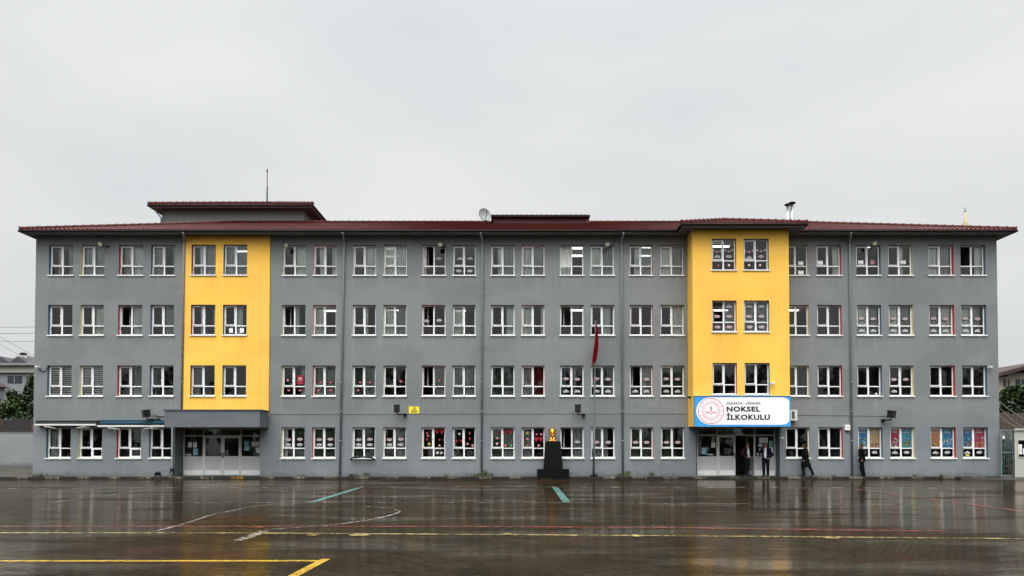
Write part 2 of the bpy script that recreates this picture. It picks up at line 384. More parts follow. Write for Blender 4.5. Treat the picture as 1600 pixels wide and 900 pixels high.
def text_part(name, txt, x0, x1, z0, z1, y, material, parent, fat=0.0, depth=0.004, spacing=1.0):
    """lettering as a mesh fitted to the rectangle x0..x1, z0..z1 (capital height) on the plane y, facing -y"""
    cu = bpy.data.curves.new(name, 'FONT'); cu.body = txt; cu.size = 1.0; cu.offset = fat; cu.extrude = 0.01; cu.resolution_u = 3; cu.space_character = spacing
    to = bpy.data.objects.new(name, cu); COL.objects.link(to)
    dg = bpy.context.evaluated_depsgraph_get(); me = bpy.data.meshes.new_from_object(to.evaluated_get(dg))
    bpy.data.objects.remove(to)
    cu2 = bpy.data.curves.new('h', 'FONT'); cu2.body = 'E'; cu2.size = 1.0; cu2.offset = fat
    t2 = bpy.data.objects.new('h', cu2); COL.objects.link(t2)
    dg = bpy.context.evaluated_depsgraph_get(); m2 = bpy.data.meshes.new_from_object(t2.evaluated_get(dg)); bpy.data.objects.remove(t2)
    lo = min(v.co.y for v in m2.vertices); hi = max(v.co.y for v in m2.vertices)
    xa = min(v.co.x for v in me.vertices); xb = max(v.co.x for v in me.vertices)
    org = ROOTLOC.get(root_of(parent).name, Vector())
    for v in me.vertices:
        v.co = Vector((x0 + (v.co.x - xa) / (xb - xa) * (x1 - x0), y - (depth if v.co.z > 0 else 0.0), z0 + (v.co.y - lo) / (hi - lo) * (z1 - z0))) - org
    me.materials.clear(); me.materials.append(material)
    o = bpy.data.objects.new(name, me); COL.objects.link(o); o.parent = parent
    return o
# ------------------------------------------------------------------ the ground, kerb and court lines
def structure(o): o['kind'] = 'structure'; return o
gm = MB()
gm.face([(-420, -120, 0), (420, -120, 0), (420, 420, 0), (-420, 420, 0)], PAVING)
ground = structure(gm.build('ground'))

XL, XR = FX(54.5), FX(1559.0)
KERB_Y, PAVE_Z = 37.42, 0.115
KW = worn_paint('worn_white_kerb_paint', (0.20, 0.185, 0.14), 0.49); KY = worn_paint('worn_yellow_kerb_paint', (0.40, 0.20, 0.012), 0.45)
WETC = mat('wet_dark_concrete', (0.026, 0.023, 0.018), 0.4, var=0.35, nscale=2.5, bump=0.4)
WETK = mat('wet_dark_kerb', (0.013, 0.011, 0.009), 0.45, var=0.4, nscale=6, bump=0.4)
pv = MB(); pv.box(XL - 0.6, XR - 0.2, KERB_Y + 0.152, YF + 1.3, -0.2, PAVE_Z, WETC)
pvo = structure(pv.build('pavement_strip'))
kb = MB(); x = XL - 2.2; i = 0
rk = random.Random(3)
while x < XR - 0.3:
    L = 0.80
    dy = rk.uniform(-0.012, 0.012); dz = rk.uniform(-0.008, 0.006)
    kb.box(x + 0.006, x + L - 0.006, KERB_Y + dy, KERB_Y + 0.15, -0.2, PAVE_Z + 0.012 + dz, WETK)
    yel = FX(286) - 0.2 < x < FX(405) or FX(1150) < x < FX(1185)
    if i % 2 == 0 and not (FX(845) < x < FX(895)):
        a = x + rk.uniform(0.02, 0.08); b = x + L - rk.uniform(0.02, 0.10)
        kb.box(a, b, KERB_Y + dy - 0.004, KERB_Y + 0.13, 0.03, PAVE_Z + 0.016 + dz, KY if yel and i % 4 == 0 else KW)
    x += L; i += 1
kerb = structure(kb.build('kerb'))

PY = worn_paint('worn_yellow_line_paint', (0.40, 0.235, 0.018), 0.42); PW = worn_paint('worn_white_line_paint', (0.30, 0.29, 0.25), 0.515)
PYW = worn_paint('faded_yellow_white_line_paint', (0.36, 0.27, 0.10), 0.49); PR = worn_paint('worn_red_line_paint', (0.22, 0.045, 0.032), 0.46)
PT = worn_paint('teal_line_paint', (0.075, 0.175, 0.155), 0.42); PG = worn_paint('faint_white_line_paint', (0.17, 0.175, 0.16), 0.53)
def court_line(pix, width, material, z=0.004, world=None):
    pts = world or [G(x, y) for x, y in pix]
    m = MB(); L = []
    for i, p in enumerate(pts):
        d = (pts[min(i + 1, len(pts) - 1)] - pts[max(i - 1, 0)]); d.z = 0; d.normalize()
        n = Vector((-d.y, d.x, 0)) * width / 2
        L.append((p + n, p - n))
    for (a, b), (c, d) in zip(L, L[1:]):
        q = [Vector((v.x, v.y, z)) for v in (b, d, c, a)]
        m.face(q, material)
    return m.build('painted_line', ground)
court_line([(-60, 832.5), (400, 833.0), (800, 835.5), (1200, 838.3), (1660, 842.5)], 0.13, PYW, 0.004)
court_line([(-40, 876.8), (505, 876.5)], 0.13, PY, 0.004)
court_line([(509, 874.0), (455, 902.5), (380, 950)], 0.14, PY, 0.008)
court_line([(-40, 822.5), (400, 822.4), (700, 822.6), (1060, 824.5), (1280, 828), (1480, 829.5)], 0.13, PR, 0.004)
court_line([(1335, 764.5), (1450, 779), (1600, 800)], 0.11, PR, 0.012)
court_line([(70, 785.2), (480, 785.3), (900, 785.6), (1340, 788.2), (1500, 789)], 0.16, PG, 0.004)
court_line([(20, 763.3), (300, 761.8), (800, 760.6), (1200, 763), (1540, 765)], 0.18, PG, 0.004)
court_line([(487, 785.2), (561, 762.4)], 0.22, PT, 0.008)
court_line([(867.8, 762.0), (885.5, 785.2)], 0.24, PT, 0.008)
court_line([(80, 785.6), (257, 763.0)], 0.16, PG, 0.012)
court_line([(572, 791.5), (600, 793.8), (617, 796.3), (626, 799.5), (618, 803), (600, 808), (570, 814), (530, 819.5), (470, 824.5), (415, 828)], 0.09, PW, 0.008)
court_line([(425, 788.5), (390, 793), (330, 805), (285, 820), (240, 832)], 0.08, PW, 0.012)
court_line([(414, 830), (388, 840), (370, 845.5)], 0.20, PW, 0.012)
for k in range(31):
    x0 = 18 + k * 49.6
    yy = 763.4 - 2.8 * (1 - ((x0 - 800) / 800) ** 2)
    court_line([(x0 - 6, yy + 0.4), (x0 + 6, yy + 0.4)], 0.34, PW, 0.008)
for px, py, w in ((562, 836.6, 34), (793, 835.2, 14), (896, 837.0, 15), (993, 837.6, 13), (490, 836.5, 18), (1300, 841, 22)):
    m = MB(); c = G(px, py); rx = w / 2 / FPX * c.y
    m.face([(c.x + rx * math.cos(R(a)), c.y + 0.16 * math.sin(R(a)), 0.0125) for a in range(0, 360, 24)], PYW)
    m.build('painted_line', ground)
for px, py in ((1265, 827.8), (890, 824.5), (403, 824.6)):
    m = MB(); c = G(px, py); m.face([(c.x - .17, c.y - .09, .0125), (c.x + .16, c.y - .07, .0125), (c.x + .12, c.y + .12, .0125), (c.x - .15, c.y + .08, .0125)], PR)
    m.build('painted_line', ground)

# ------------------------------------------------------------------ the school
school = thing('school_building', 'long four-storey grey school with two yellow sections and a dark red tiled roof', 'school', (0, YF, 0))
def part(m, name, parent=None, label=None):
    o = m.build(name, parent or school)
    if label: o['label'] = label
    return o
COLS = [(75, 113), (125, 162), (184.5, 222.5), (235, 272), (299, 337), (349, 386), (440.5, 477.5), (489, 525), (551, 587), (599, 635), (659, 696), (707, 743),
        (767, 804), (815, 851), (875, 912), (923, 960), (984, 1020), (1032, 1069), (1226.5, 1264), (1277, 1315), (1339, 1377), (1389, 1427), (1452, 1491), (1502, 1541)]
ROWS = {4: (382.6, 431.2), 3: (476.4, 524.9), 2: (571.0, 620.0), 1: (667.6, 717.0)}
YB = 36.85                                            # front of the right yellow bay
BAY = [(1113, 1151), (1163, 1202)]
RZ = {r: (FZ(b), FZ(t)) for r, (t, b) in ROWS.items()}
CX_ = [(FX(a, 500 if 1 else 0), FX(b)) for a, b in COLS]
BX_ = [(FX(a, 500, YB), FX(b, 500, YB)) for a, b in BAY]
Z_SOF = FZ(364.4, 37.4)
YX0, YX1 = FX(285.5), FX(421.5)
BX0, BX1 = FX(1082.6, 500, YB), FX(1233.3, 500, YB)
BZ0 = FZ(666.3, YB)
YYL = 37.94                                           # the left yellow section stands 6 cm proud
D1X0, D1X1, DZ1 = FX(273, 700), FX(406, 700), FZ(668.3)
D2X0, D2X1 = FX(1087.5, 700), FX(1218.5, 700)
def sheet(m, x0, x1, z0, z1, y, holes, material):
    """a wall face at Y = y with rectangular openings cut out"""
    xs = sorted({x0, x1, *[c for h in holes for c in h[:2] if x0 < c < x1]}); zs = sorted({z0, z1, *[c for h in holes for c in h[2:] if z0 < c < z1]})
    for xa, xb in zip(xs, xs[1:]):
        za0 = None
        for za, zb in zip(zs, zs[1:]):
            cx_, cz_ = (xa + xb) / 2, (za + zb) / 2
            if any(h[0] < cx_ < h[1] and h[2] < cz_ < h[3] for h in holes): continue
            m.face([(xa, y, za), (xb, y, za), (xb, y, zb), (xa, y, zb)], material)
holes = []
for ci, (a, b) in enumerate(CX_):
    for r in (1, 2, 3, 4):
        if ci in (4, 5) and r == 1: continue
        holes.append((a, b, *RZ[r]))
holes += [(D1X0, D1X1, 0, DZ1), (D2X0, D2X1, 0, DZ1), (BX0 + 0.3, BX1 - 0.3, BZ0 + 0.4, 20)]
w = MB()
sheet(w, XL, YX0, 0, Z_SOF, YF, holes, WALL); sheet(w, YX1, XR, 0, Z_SOF, YF, holes, WALL)
sheet(w, YX0, YX1, 0, FZ(650), YF, holes, WALL)
w.face([(XL, 53, 0), (XL, YF, 0), (XL, YF, Z_SOF), (XL, 53, Z_SOF)], WALL); w.face([(XR, YF, 0), (XR, 53, 0), (XR, 53, Z_SOF), (XR, YF, Z_SOF)], WALL)
w.face([(XR, 53, 0), (XL, 53, 0), (XL, 53, Z_SOF), (XR, 53, Z_SOF)], WALL)
part(w, 'wall')
yw = MB(); zc = FZ(650)
sheet(yw, YX0, YX1, zc, Z_SOF, YYL, [h for h in holes], YELLOW)
yw.face([(YX0, YF, zc), (YX0, YYL, zc), (YX0, YYL, Z_SOF), (YX0, YF, Z_SOF)], YELLOW); yw.face([(YX1, YYL, zc), (YX1, YF, zc), (YX1, YF, Z_SOF), (YX1, YYL, Z_SOF)], YELLOW)
part(yw, 'yellow_wall', label='flat yellow painted section above the left entrance')
by = MB(); bholes = [(a, b, *RZ[r]) for a, b in BX_ for r in (2, 3, 4)]
sheet(by, BX0, BX1, BZ0, Z_SOF, YB, bholes, YELLOW2)
by.face([(BX0, YF, BZ0), (BX0, YB, BZ0), (BX0, YB, Z_SOF), (BX0, YF, Z_SOF)], YELLOW2); by.face([(BX1, YB, BZ0), (BX1, YF, BZ0), (BX1, YF, Z_SOF), (BX1, YB, Z_SOF)], YELLOW2)
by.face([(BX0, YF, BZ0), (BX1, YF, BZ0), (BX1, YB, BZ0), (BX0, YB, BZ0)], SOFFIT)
part(by, 'bay', label='projecting yellow bay above the right entrance')

# rooms behind the windows: floor slabs, back wall, cross walls
rm = MB(); CEIL = {}
tops = [RZ[r][1] + 0.42 for r in (1, 2, 3)] + [Z_SOF - 0.12]
for r, z in zip((1, 2, 3, 4), tops): CEIL[r] = z
for z in tops: rm.box(XL + 0.1, XR - 0.1, YF + 0.28, 44.0, z, z + 0.34, ROOM)
for r in (1, 2, 3):
    rm.box(XL + 0.1, XR - 0.1, YF + 0.30, 43.99, CEIL[r] + 0.342, CEIL[r] + 0.36, ROOMD)
for r in (1, 2, 3): rm.box(BX0 + 0.1, BX1 - 0.1, YB + 0.2, YF + 0.27, CEIL[r] + 0.003, CEIL[r] + 0.33, ROOM)
rm.box(XL + 0.1, XR - 0.1, YF + 1.32, 43.99, 0.02, 0.13, ROOMD)
rm.face([(XL, 44.0, 0), (XR, 44.0, 0), (XR, 44.0, Z_SOF), (XL, 44.0, Z_SOF)], ROOM)
for px in (287, 410, 537, 645, 753, 862, 971, 1078, 1222, 1329, 1440):
    X = FX(px)
    rm.box(X - 0.08, X + 0.08, YF + 0.30 if px not in (287, 410, 1078, 1222) else YF + 1.4, 43.98, 0.14, Z_SOF - 0.13, ROOM)
part(rm, 'interior')

# ------------------------------------------------------------------ windows
rw = random.Random(11)
def oval(m, cx, cz, y, rim=True, s=1.0):
    m.face([(x, y, z) for x, z in circ(cx, cz, 0.155 * s, 0.080 * s, 16)], PINK if rim else GREYINK)
    m.face([(x, y - 0.003, z) for x, z in circ(cx, cz, 0.140 * s, 0.066 * s, 16)], STK)
    k = -0.085
    while k < 0.08:
        wd_ = rw.uniform(0.018, 0.04); h = rw.uniform(0.018, 0.03)
        m.face([(cx + k * s, y - 0.006, cz - h * s), (cx + (k + wd_) * s, y - 0.006, cz - h * s), (cx + (k + wd_) * s, y - 0.006, cz + h * s), (cx + k * s, y - 0.006, cz + h * s)], RED if rim and rw.random() < .5 else GREYINK)
        k += wd_ + 0.016
def cloud(m, cx, cz, y):
    for dx, dz, r in ((-.08, -.02, .07), (.0, .015, .085), (.085, -.012, .068)):
        m.face([(x, y + dx * 0.01, z) for x, z in circ(cx + dx, cz + dz, r * .9, r * .72, 12)], STK)
    m.face([(cx - .15, y - .003, cz - .07), (cx + .15, y - .003, cz - .07), (cx + .15, y - .003, cz - .01), (cx - .15, y - .003, cz - .01)], STK)
    for k in range(4):
        a = cx - .1 + k * .055; m.face([(a, y - .006, cz - .045), (a + .032, y - .006, cz - .045), (a + .032, y - .006, cz - .012), (a, y - .006, cz - .012)], GREYINK)
def sheet_paper(m, cx, cz, y, w=0.27, h=0.2, c=None):
    m.face([(cx - w / 2, y, cz - h / 2), (cx + w / 2, y, cz - h / 2), (cx + w / 2, y, cz + h / 2), (cx - w / 2, y, cz + h / 2)], c or PAPER)
    n = max(2, int(h / 0.07))
    for k in range(n):
        zz = cz + h * (0.34 - 0.68 * k / max(1, n - 1)); a = cx - w * 0.38; b = cx + w * rw.uniform(0.1, 0.38)
        m.face([(a, y - .003, zz - .009), (b, y - .003, zz - .009), (b, y - .003, zz + .009), (a, y - .003, zz + .009)], GREYINK if c is None else PAPER)
def tri(m, cx, cz, y, s, c): m.face([(cx - s, y, cz + s * 0.8), (cx, y, cz - s), (cx + s, y, cz + s * 0.8)], c)
def bunting(m, x0, x1, z, y, n=5, sag=0.1, cs=None):
    for k in range(n):
        t = (k + .5) / n; xx = x0 + (x1 - x0) * t; zz = z - sag * (1 - (2 * t - 1) ** 2)
        tri(m, xx, zz, y - .001 * k, (x1 - x0) / n * 0.48, (cs or (PAPER, PINK))[k % len(cs or (1, 2))])
POST = [((0.03, 0.16, 0.36), 0), ((0.50, 0.34, 0.16), 1), ((0.36, 0.03, 0.07), 2), ((0.06, 0.30, 0.40), 3), ((0.52, 0.20, 0.10), 4), ((0.03, 0.20, 0.38), 5), ((0.025, 0.17, 0.34), 6), ((0.42, 0.04, 0.09), 7)]
PAL = [mat('poster_ink_' + n, tuple(v * .50 for v in c), 0.6, var=0.25, nscale=18) for n, c in (('green', (0.12, 0.30, 0.08)), ('cream', (0.62, 0.55, 0.36)), ('orange', (0.60, 0.20, 0.04)), ('white', (0.6, 0.62, 0.6)), ('brown', (0.13, 0.07, 0.04)), ('yellow', (0.62, 0.45, 0.06)), ('sky', (0.20, 0.42, 0.55)))]
def poster(m, x0, x1, z0, z1, y, idx):
    c, k = POST[idx]; bgm = mat('poster_ground_%s' % 'abcdefgh'[idx], tuple(v * .46 for v in c), 0.5, var=0.15, nscale=5)
    m.face([(x0, y, z0), (x1, y, z0), (x1, y, z1), (x0, y, z1)], bgm)
    W, H = x1 - x0, z1 - z0; rp = random.Random(100 + idx)
    for j in range(3):
        zz = z1 - H * (0.07 + 0.075 * j); a = W * rp.uniform(0.2, 0.36)
        m.face([((x0 + x1) / 2 - a, y - .003, zz - .014), ((x0 + x1) / 2 + a, y - .003, zz - .014), ((x0 + x1) / 2 + a, y - .003, zz + .014), ((x0 + x1) / 2 - a, y - .003, zz + .014)], PAL[3])
    pal = [[0, 3, 0, 6], [1, 4, 1, 2], [3, 4, 3, 3], [0, 5, 0, 6, 4], [2, 0, 4, 5], [3, 6, 0, 6], [6, 2, 4, 6], [5, 0, 2, 3]][idx]
    for j in range(26):
        u = rp.uniform(0.12, 0.88); vv = abs(rp.gauss(0, 0.23)) + 0.06
        if vv > 0.55: continue
        r = rp.uniform(0.022, 0.055)
        m.face([(x, y - .004 - .0006 * j, z) for x, z in circ(x0 + W * u, z0 + H * vv, r, r * rp.uniform(.6, 1.3), 9)], PAL[rp.choice(pal)])
NWIN = 0
def window(X0, X1, Z0, Z1, Y, rev='w', curt=(0, 0), open_=False, stick=(), ck=('w', 'w'), blind=False, hopper=False, label=None, deep=False):
    """a white two-light window in a recess; curt = how much of each half a curtain covers (negative: hung on the outer side)"""
    t = 0.054; yg = Y + 0.17; f = MB()
    zb = Z0 + 0.052; xm = (X0 + X1) / 2; zt = Z0 + 0.335 * (Z1 - Z0); a0, a1 = X0 + 0.002, X1 - 0.002; z1 = Z1 - 0.002
    f.box(a0, a0 + t, yg, yg + 0.07, zb, z1, WHITE); f.box(a1 - t, a1, yg, yg + 0.07, zb, z1, WHITE)
    f.box(a0 + t, a1 - t, yg, yg + 0.07, z1 - t, z1, WHITE); f.box(a0 + t, a1 - t, yg, yg + 0.07, zb, zb + t, WHITE)
    f.box(xm - 0.036, xm + 0.036, yg - 0.004, yg + 0.066, zb + t, z1 - t, WHITE)
    f.box(a0 + t, xm - 0.036, yg, yg + 0.07, zt - 0.026, zt + 0.026, WHITE); f.box(xm + 0.036, a1 - t, yg, yg + 0.07, zt - 0.026, zt + 0.026, WHITE)
    UL = (a0 + t, xm - 0.036, zt + 0.026, z1 - t); UR = (xm + 0.036, a1 - t, zt + 0.026, z1 - t)
    LL = (a0 + t, xm - 0.036, zb + t, zt - 0.026); LR = (xm + 0.036, a1 - t, zb + t, zt - 0.026)
    s = 0.046
    def sash(q, c, y0, y1):
        q.box(c[0] + .002, c[0] + s, y0, y1, c[2] + .002, c[3] - .002, WHITE); q.box(c[1] - s, c[1] - .002, y0, y1, c[2] + .002, c[3] - .002, WHITE)
        q.box(c[0] + s, c[1] - s, y0, y1, c[2] + .002, c[2] + s, WHITE); q.box(c[0] + s, c[1] - s, y0, y1, c[3] - s, c[3] - .002, WHITE)
    glassUL = UL
    if not open_:
        sash(f, UL, yg - 0.02, yg + 0.045); glassUL = (UL[0] + s, UL[1] - s, UL[2] + s, UL[3] - s)
        f.box(UL[1] - 0.036, UL[1] - 0.022, yg - 0.055, yg - 0.02, (UL[2] + UL[3]) / 2 - 0.06, (UL[2] + UL[3]) / 2 + 0.06, WHITE)
    else:
        wv = UL[1] - UL[0]; ang = R(68); rot = Matrix.Rotation(ang, 3, 'Z'); h = Vector((UL[0], yg + 0.06, 0))
        for du, dw, zz, hh in ((s / 2, s, (UL[2] + UL[3]) / 2, UL[3] - UL[2]), (wv - s / 2, s, (UL[2] + UL[3]) / 2, UL[3] - UL[2])):
            f.obox(h + rot @ Vector((du, 0, zz)), dw, 0.05, hh - .01, WHITE, rot)
        for zz in (UL[2] + s / 2, UL[3] - s / 2): f.obox(h + rot @ Vector((wv / 2, 0, zz)), wv - 2 * s, 0.05, s, WHITE, rot)
    if hopper: sash(f, LR, yg - 0.02, yg + 0.045)
    o = part(f, 'window', label=label)
    g = MB()
    for c in ([] if open_ else [glassUL]) + [UR, LL, LR]:
        tl = rw.uniform(-.0025, .0025)
        g.face([(c[0], yg + .035 + tl, c[2]), (c[1], yg + .035 - tl, c[2]), (c[1], yg + .035 - tl, c[3]), (c[0], yg + .035 + tl, c[3])], GLASS)
    g.build('pane', o)
    rv = MB(); rmid = REV[rev]
    for xx in (X0, X1):
        q = [(xx, Y, Z0), (xx, Y + 0.30, Z0), (xx, Y + 0.30, Z1), (xx, Y, Z1)]
        rv.face(q if xx == X1 else q[::-1], rmid)
    rv.face([(X0, Y, Z1), (X1, Y, Z1), (X1, Y + 0.30, Z1), (X0, Y + 0.30, Z1)], REV['g'] if rev != 'p' else rmid)
    rv.face([(X0, Y + 0.30, Z0), (X1, Y + 0.30, Z0), (X1, Y, Z0), (X0, Y, Z0)], SILLM)
    rv.build('reveal', o)
    sl_ = MB()
    sl_.box(X0 + .003, X1 - .003, Y + 0.002, yg - 0.002, Z0 + 0.003, Z0 + 0.05, SILLM)
    sl_.box(X0 - 0.045, X1 + 0.045, Y - 0.055, Y - 0.002, Z0 - 0.012, Z0 + 0.047, SILLM)
    sl_.build('sill', o)
    if any(curt):
        cm = MB()
        for side, cov in enumerate(curt):
            if not cov: continue
            ha, hb = (X0 + 0.02, xm) if side == 0 else (xm, X1 - 0.02)
            wv = (hb - ha) * abs(cov)
            # gathered cloth hangs at the outer side of its half unless the sign says otherwise
            if (side == 0) == (cov < 0): xa, xb = ha, ha + wv
            else: xa, xb = hb - wv, hb
            if abs(cov) >= 1: xa, xb = ha, hb
            n = max(10, int((xb - xa) / 0.016)); ph = rw.uniform(0, 9); fr = rw.uniform(48, 66); yc = Y + 0.315 + side * 0.02; rows = 4
            pr = None
            for j in range(rows + 1):
                zz = Z0 - 0.02 + (Z1 - Z0 + 0.03) * j / rows; cur = []
                for i in range(n + 1):
                    u = xa + (xb - xa) * i / n
                    d = 0.028 * math.sin(u * fr + ph + 0.5 * math.sin(zz * 1.7 + ph)) + 0.012 * math.sin(u * fr * 0.43 + 2 * ph)
                    pull = (0.10 * (1 - j / rows) ** 2 * (xb - u) * (1 if abs(cov) < 1 else 0)) * math.sin(ph)
                    cur.append((u + pull, yc + d, zz))
                if pr:
                    for i in range(n): cm.face([pr[i], pr[i + 1], cur[i + 1], cur[i]], CUR[ck[side]], True)
                pr = cur
        cm.build('curtain', o)
    if blind:
        bm_ = MB(); z = Z0 + 0.05; k = 0
        while z < Z1 - 0.05:
            for xa, xb in ((X0 + 0.05, xm - 0.01), (xm + 0.01, X1 - 0.05)):
                bm_.box(xa, xb, Y + 0.26, Y + 0.265, z, z + 0.070, SILLM)
            z += 0.112; k += 1
        bm_.build('blind', o)
    if stick:
        cells = {'UL': UL, 'UR': UR, 'LL': LL, 'LR': LR}; ys = yg + 0.028
        for kind, cell, u, v in stick:
            sm = MB()
            c = cells[cell]; cx = c[0] + (c[1] - c[0]) * u; cz = c[2] + (c[3] - c[2]) * v
            if kind == 'o': oval(sm, cx, cz, ys)
            elif kind == 'k': cloud(sm, cx, cz, ys)
            elif kind == 'g': oval(sm, cx, cz, ys, False)
            elif kind == 'p': sheet_paper(sm, cx, cz, ys)
            elif kind == 'q': sheet_paper(sm, cx, cz, ys, 0.24, 0.2, PINK)
            elif kind == 's': sheet_paper(sm, cx, cz, ys, 0.2, 0.24)
            elif kind == 'b': bunting(sm, c[0] + .03, c[1] - .03, cz, ys)
            elif kind == 'B': bunting(sm, c[0] + .02, c[1] - .02, cz, ys, 2, 0.02, (RED, RED)); sm.face([(c[0] + .02, ys, cz + .1), (c[1] - .02, ys, cz + .1), (c[1] - .02, ys, cz + .13), (c[0] + .02, ys, cz + .13)], RED)
            elif kind == 't': tri(sm, cx, cz, ys, 0.085, PINK); tri(sm, cx, cz + .01, ys - .003, 0.05, PAPER)
            elif kind == 'T': tri(sm, cx, cz, ys, 0.075, RED)
            elif kind == 'F':
                sm.face([(cx - .17, ys, cz - .24), (cx + .17, ys, cz - .24), (cx + .17, ys, cz + .24), (cx - .17, ys, cz + .24)], RED)
                sm.face([(x, ys - .003, z) for x, z in circ(cx, cz + .04, .085, n=16)], PAPER); sm.face([(x, ys - .005, z) for x, z in circ(cx, cz + .015, .068, n=16)], RED)
                sm.face([(cx + (0.035 if k % 2 == 0 else 0.014) * math.sin(k * math.pi / 5), ys - .006, cz - .02 + (0.035 if k % 2 == 0 else 0.014) * math.cos(k * math.pi / 5)) for k in range(9, -1, -1)], PAPER)
            elif kind in 'DWGOYN':
                c1 = {'D': RED, 'W': STK, 'G': GREEN, 'O': ORANGE, 'Y': YELP, 'N': PINK}[kind]
                for k in range(5):
                    aa = k * 72 + rw.uniform(0, 40); sm.face([(x, ys - .0006 * k, z) for x, z in circ(cx + .036 * math.cos(R(aa)), cz + .036 * math.sin(R(aa)), .036 * rw.uniform(.8, 1.2), n=9)], c1)
                sm.face([(x, ys - .005, z) for x, z in circ(cx, cz, .024, n=9)], STK if c1 is not PAPER else PINK)
            elif kind == 'H':                                   # red butterfly
                for sgn in (-.62, .62):
                    sm.face([(x, ys - .001 * (sgn + 1), z) for x, z in circ(cx + sgn * .075, cz + .02, .048, .034, 10)], RED); sm.face([(x, ys - .001 * (sgn + 2), z) for x, z in circ(cx + sgn * .05, cz - .028, .03, .026, 8)], PINK)
                sm.face([(x, ys - .006, z) for x, z in circ(cx, cz - .005, .012, .045, 8)], STK)
            elif kind == 'V':
                sm.face([(cx - .12, ys, cz - .05), (cx + .1, ys, cz - .05), (cx + .12, ys, cz + .03), (cx - .05, ys, cz + .06)], YELP)
            elif kind.isdigit(): poster(sm, c[0] - .004, c[1] + .004, c[2] - .004, c[3] + .004, ys, int(kind))
            sm.build('poster' if kind.isdigit() else 'notice' if kind in 'pqs' else 'paper_flag' if kind == 'F' else 'sticker', o)
    return o
OV2 = (('o', 'UL', .5, .42), ('o', 'UR', .5, .44), ('g', 'UL', .5, .16), ('g', 'UR', .5, .16))
OV4 = (('o', 'UL', .5, .38), ('o', 'UR', .5, .36), ('k', 'LL', .5, .5), ('k', 'LR', .5, .5))
OV1 = (('o', 'UL', .5, .28), ('o', 'UR', .5, .28))
OV6 = (('k', 'UL', .45, .8), ('k', 'UR', .5, .8), ('o', 'UL', .45, .28), ('o', 'UR', .5, .28), ('o', 'LL', .5, .5), ('o', 'LR', .5, .5))
BUT = (('H', 'UL', .6, .2), ('H', 'UR', .5, .2), ('H', 'LL', .4, .6), ('H', 'LR', .5, .6))
REVS = 'bcrbrbcrwcrbwrwwrgcrbcrb'
S = {}    # (column, row): settings of each window, read off the photograph
S[1, 4] = dict(curt=(.5, -.7), ck='dd'); S[2, 4] = dict(curt=(1, 1), ck='dd'); S[3, 4] = dict(curt=(.75, 1), ck='dw'); S[4, 4] = dict(curt=(1, -.4), ck='dd')
S[5, 4] = dict(curt=(.5, 1), ck='wd'); S[6, 4] = dict(curt=(1, 1), ck='dd'); S[7, 4] = dict(curt=(0, 1)); S[8, 4] = dict(curt=(.6, -.45), rev='p')
S[9, 4] = dict(curt=(0, 1)); S[10, 4] = dict(curt=(1, 1)); S[11, 4] = dict(open_=True, curt=(-.3, 0), stick=(('g', 'UR', .4, .4),), label='top-floor window with its left sash open')
S[12, 4] = dict(stick=(('k', 'UL', .6, .4), ('k', 'UR', .5, .4), ('g', 'LL', .5, .5), ('g', 'LR', .5, .5))); S[13, 4] = dict(curt=(.45, 1), ck='wd'); S[14, 4] = dict(curt=(1, 1), ck='wd', rev='p')
S[15, 4] = dict(curt=(-1, 0), ck='ww', open_=True); S[16, 4] = dict(curt=(1, 1), ck='wd'); S[17, 4] = dict(curt=(.5, 1), ck='wd'); S[18, 4] = dict(curt=(1, 1), ck='wd')
S[19, 4] = dict(stick=(('p', 'UR', .5, .15), ('p', 'LR', .5, .3))); S[20, 4] = dict(curt=(0, -.5), stick=(('p', 'UL', .4, .18),)); S[21, 4] = dict(stick=(('p', 'UL', .5, .2), ('q', 'UR', .5, .2)))
S[22, 4] = dict(curt=(0, .5), stick=(('p', 'UR', .4, .2),)); S[23, 4] = dict(curt=(1, 1), ck='wd'); S[24, 4] = dict(open_=True, curt=(0, -.55))
S[1, 3] = dict(); S[2, 3] = dict(curt=(0, 1)); S[3, 3] = dict(open_=True, curt=(0, 1)); S[4, 3] = dict(curt=(.3, 1), ck='dd'); S[5, 3] = dict(curt=(.4, -.3)); S[6, 3] = dict(curt=(0, .5), stick=(('s', 'LL', .55, .5), ('s', 'LR', .5, .5)))
S[7, 3] = dict(open_=True, curt=(0, .3)); S[8, 3] = dict(curt=(1, 0), rev='p'); S[9, 3] = dict(curt=(0, .25)); S[10, 3] = dict(curt=(1, 1), ck='wd'); S[11, 3] = dict(open_=True, rev='p', stick=(('g', 'UR', .45, .28), ('g', 'UL', .3, .25)))
S[12, 3] = dict(curt=(.9, 0)); S[13, 3] = dict(curt=(0, -.7)); S[14, 3] = dict(curt=(1, -.3), rev='p'); S[15, 3] = dict(open_=True); S[16, 3] = dict(curt=(0, .75)); S[17, 3] = dict(); S[18, 3] = dict(curt=(0, 1))
S[19, 3] = dict(); S[20, 3] = dict(curt=(0, .3), ck='dd'); S[21, 3] = dict(curt=(1, 1), ck='wd', stick=OV4); S[22, 3] = dict(curt=(1, 1), ck='wd', stick=OV4); S[23, 3] = dict(curt=(1, 1), ck='dw', stick=OV4); S[24, 3] = dict(curt=(1, .8), ck='wd', stick=OV4)
S[1, 2] = dict(blind=True, label='window with striped roller blinds'); S[2, 2] = dict(blind=True); S[3, 2] = dict(curt=(.3, 1), ck='wd'); S[4, 2] = dict(curt=(-.35, 0), ck='gd'); S[5, 2] = dict(curt=(-.6, 0), ck='dd'); S[6, 2] = dict()
S[7, 2] = dict(curt=(.3, -.5), ck='gd', stick=(('F', 'UR', .5, .33), ('N', 'UL', .4, .3), ('H', 'LL', .5, .6), ('H', 'LR', .5, .6)), label='window with a small red crescent flag behind the glass')
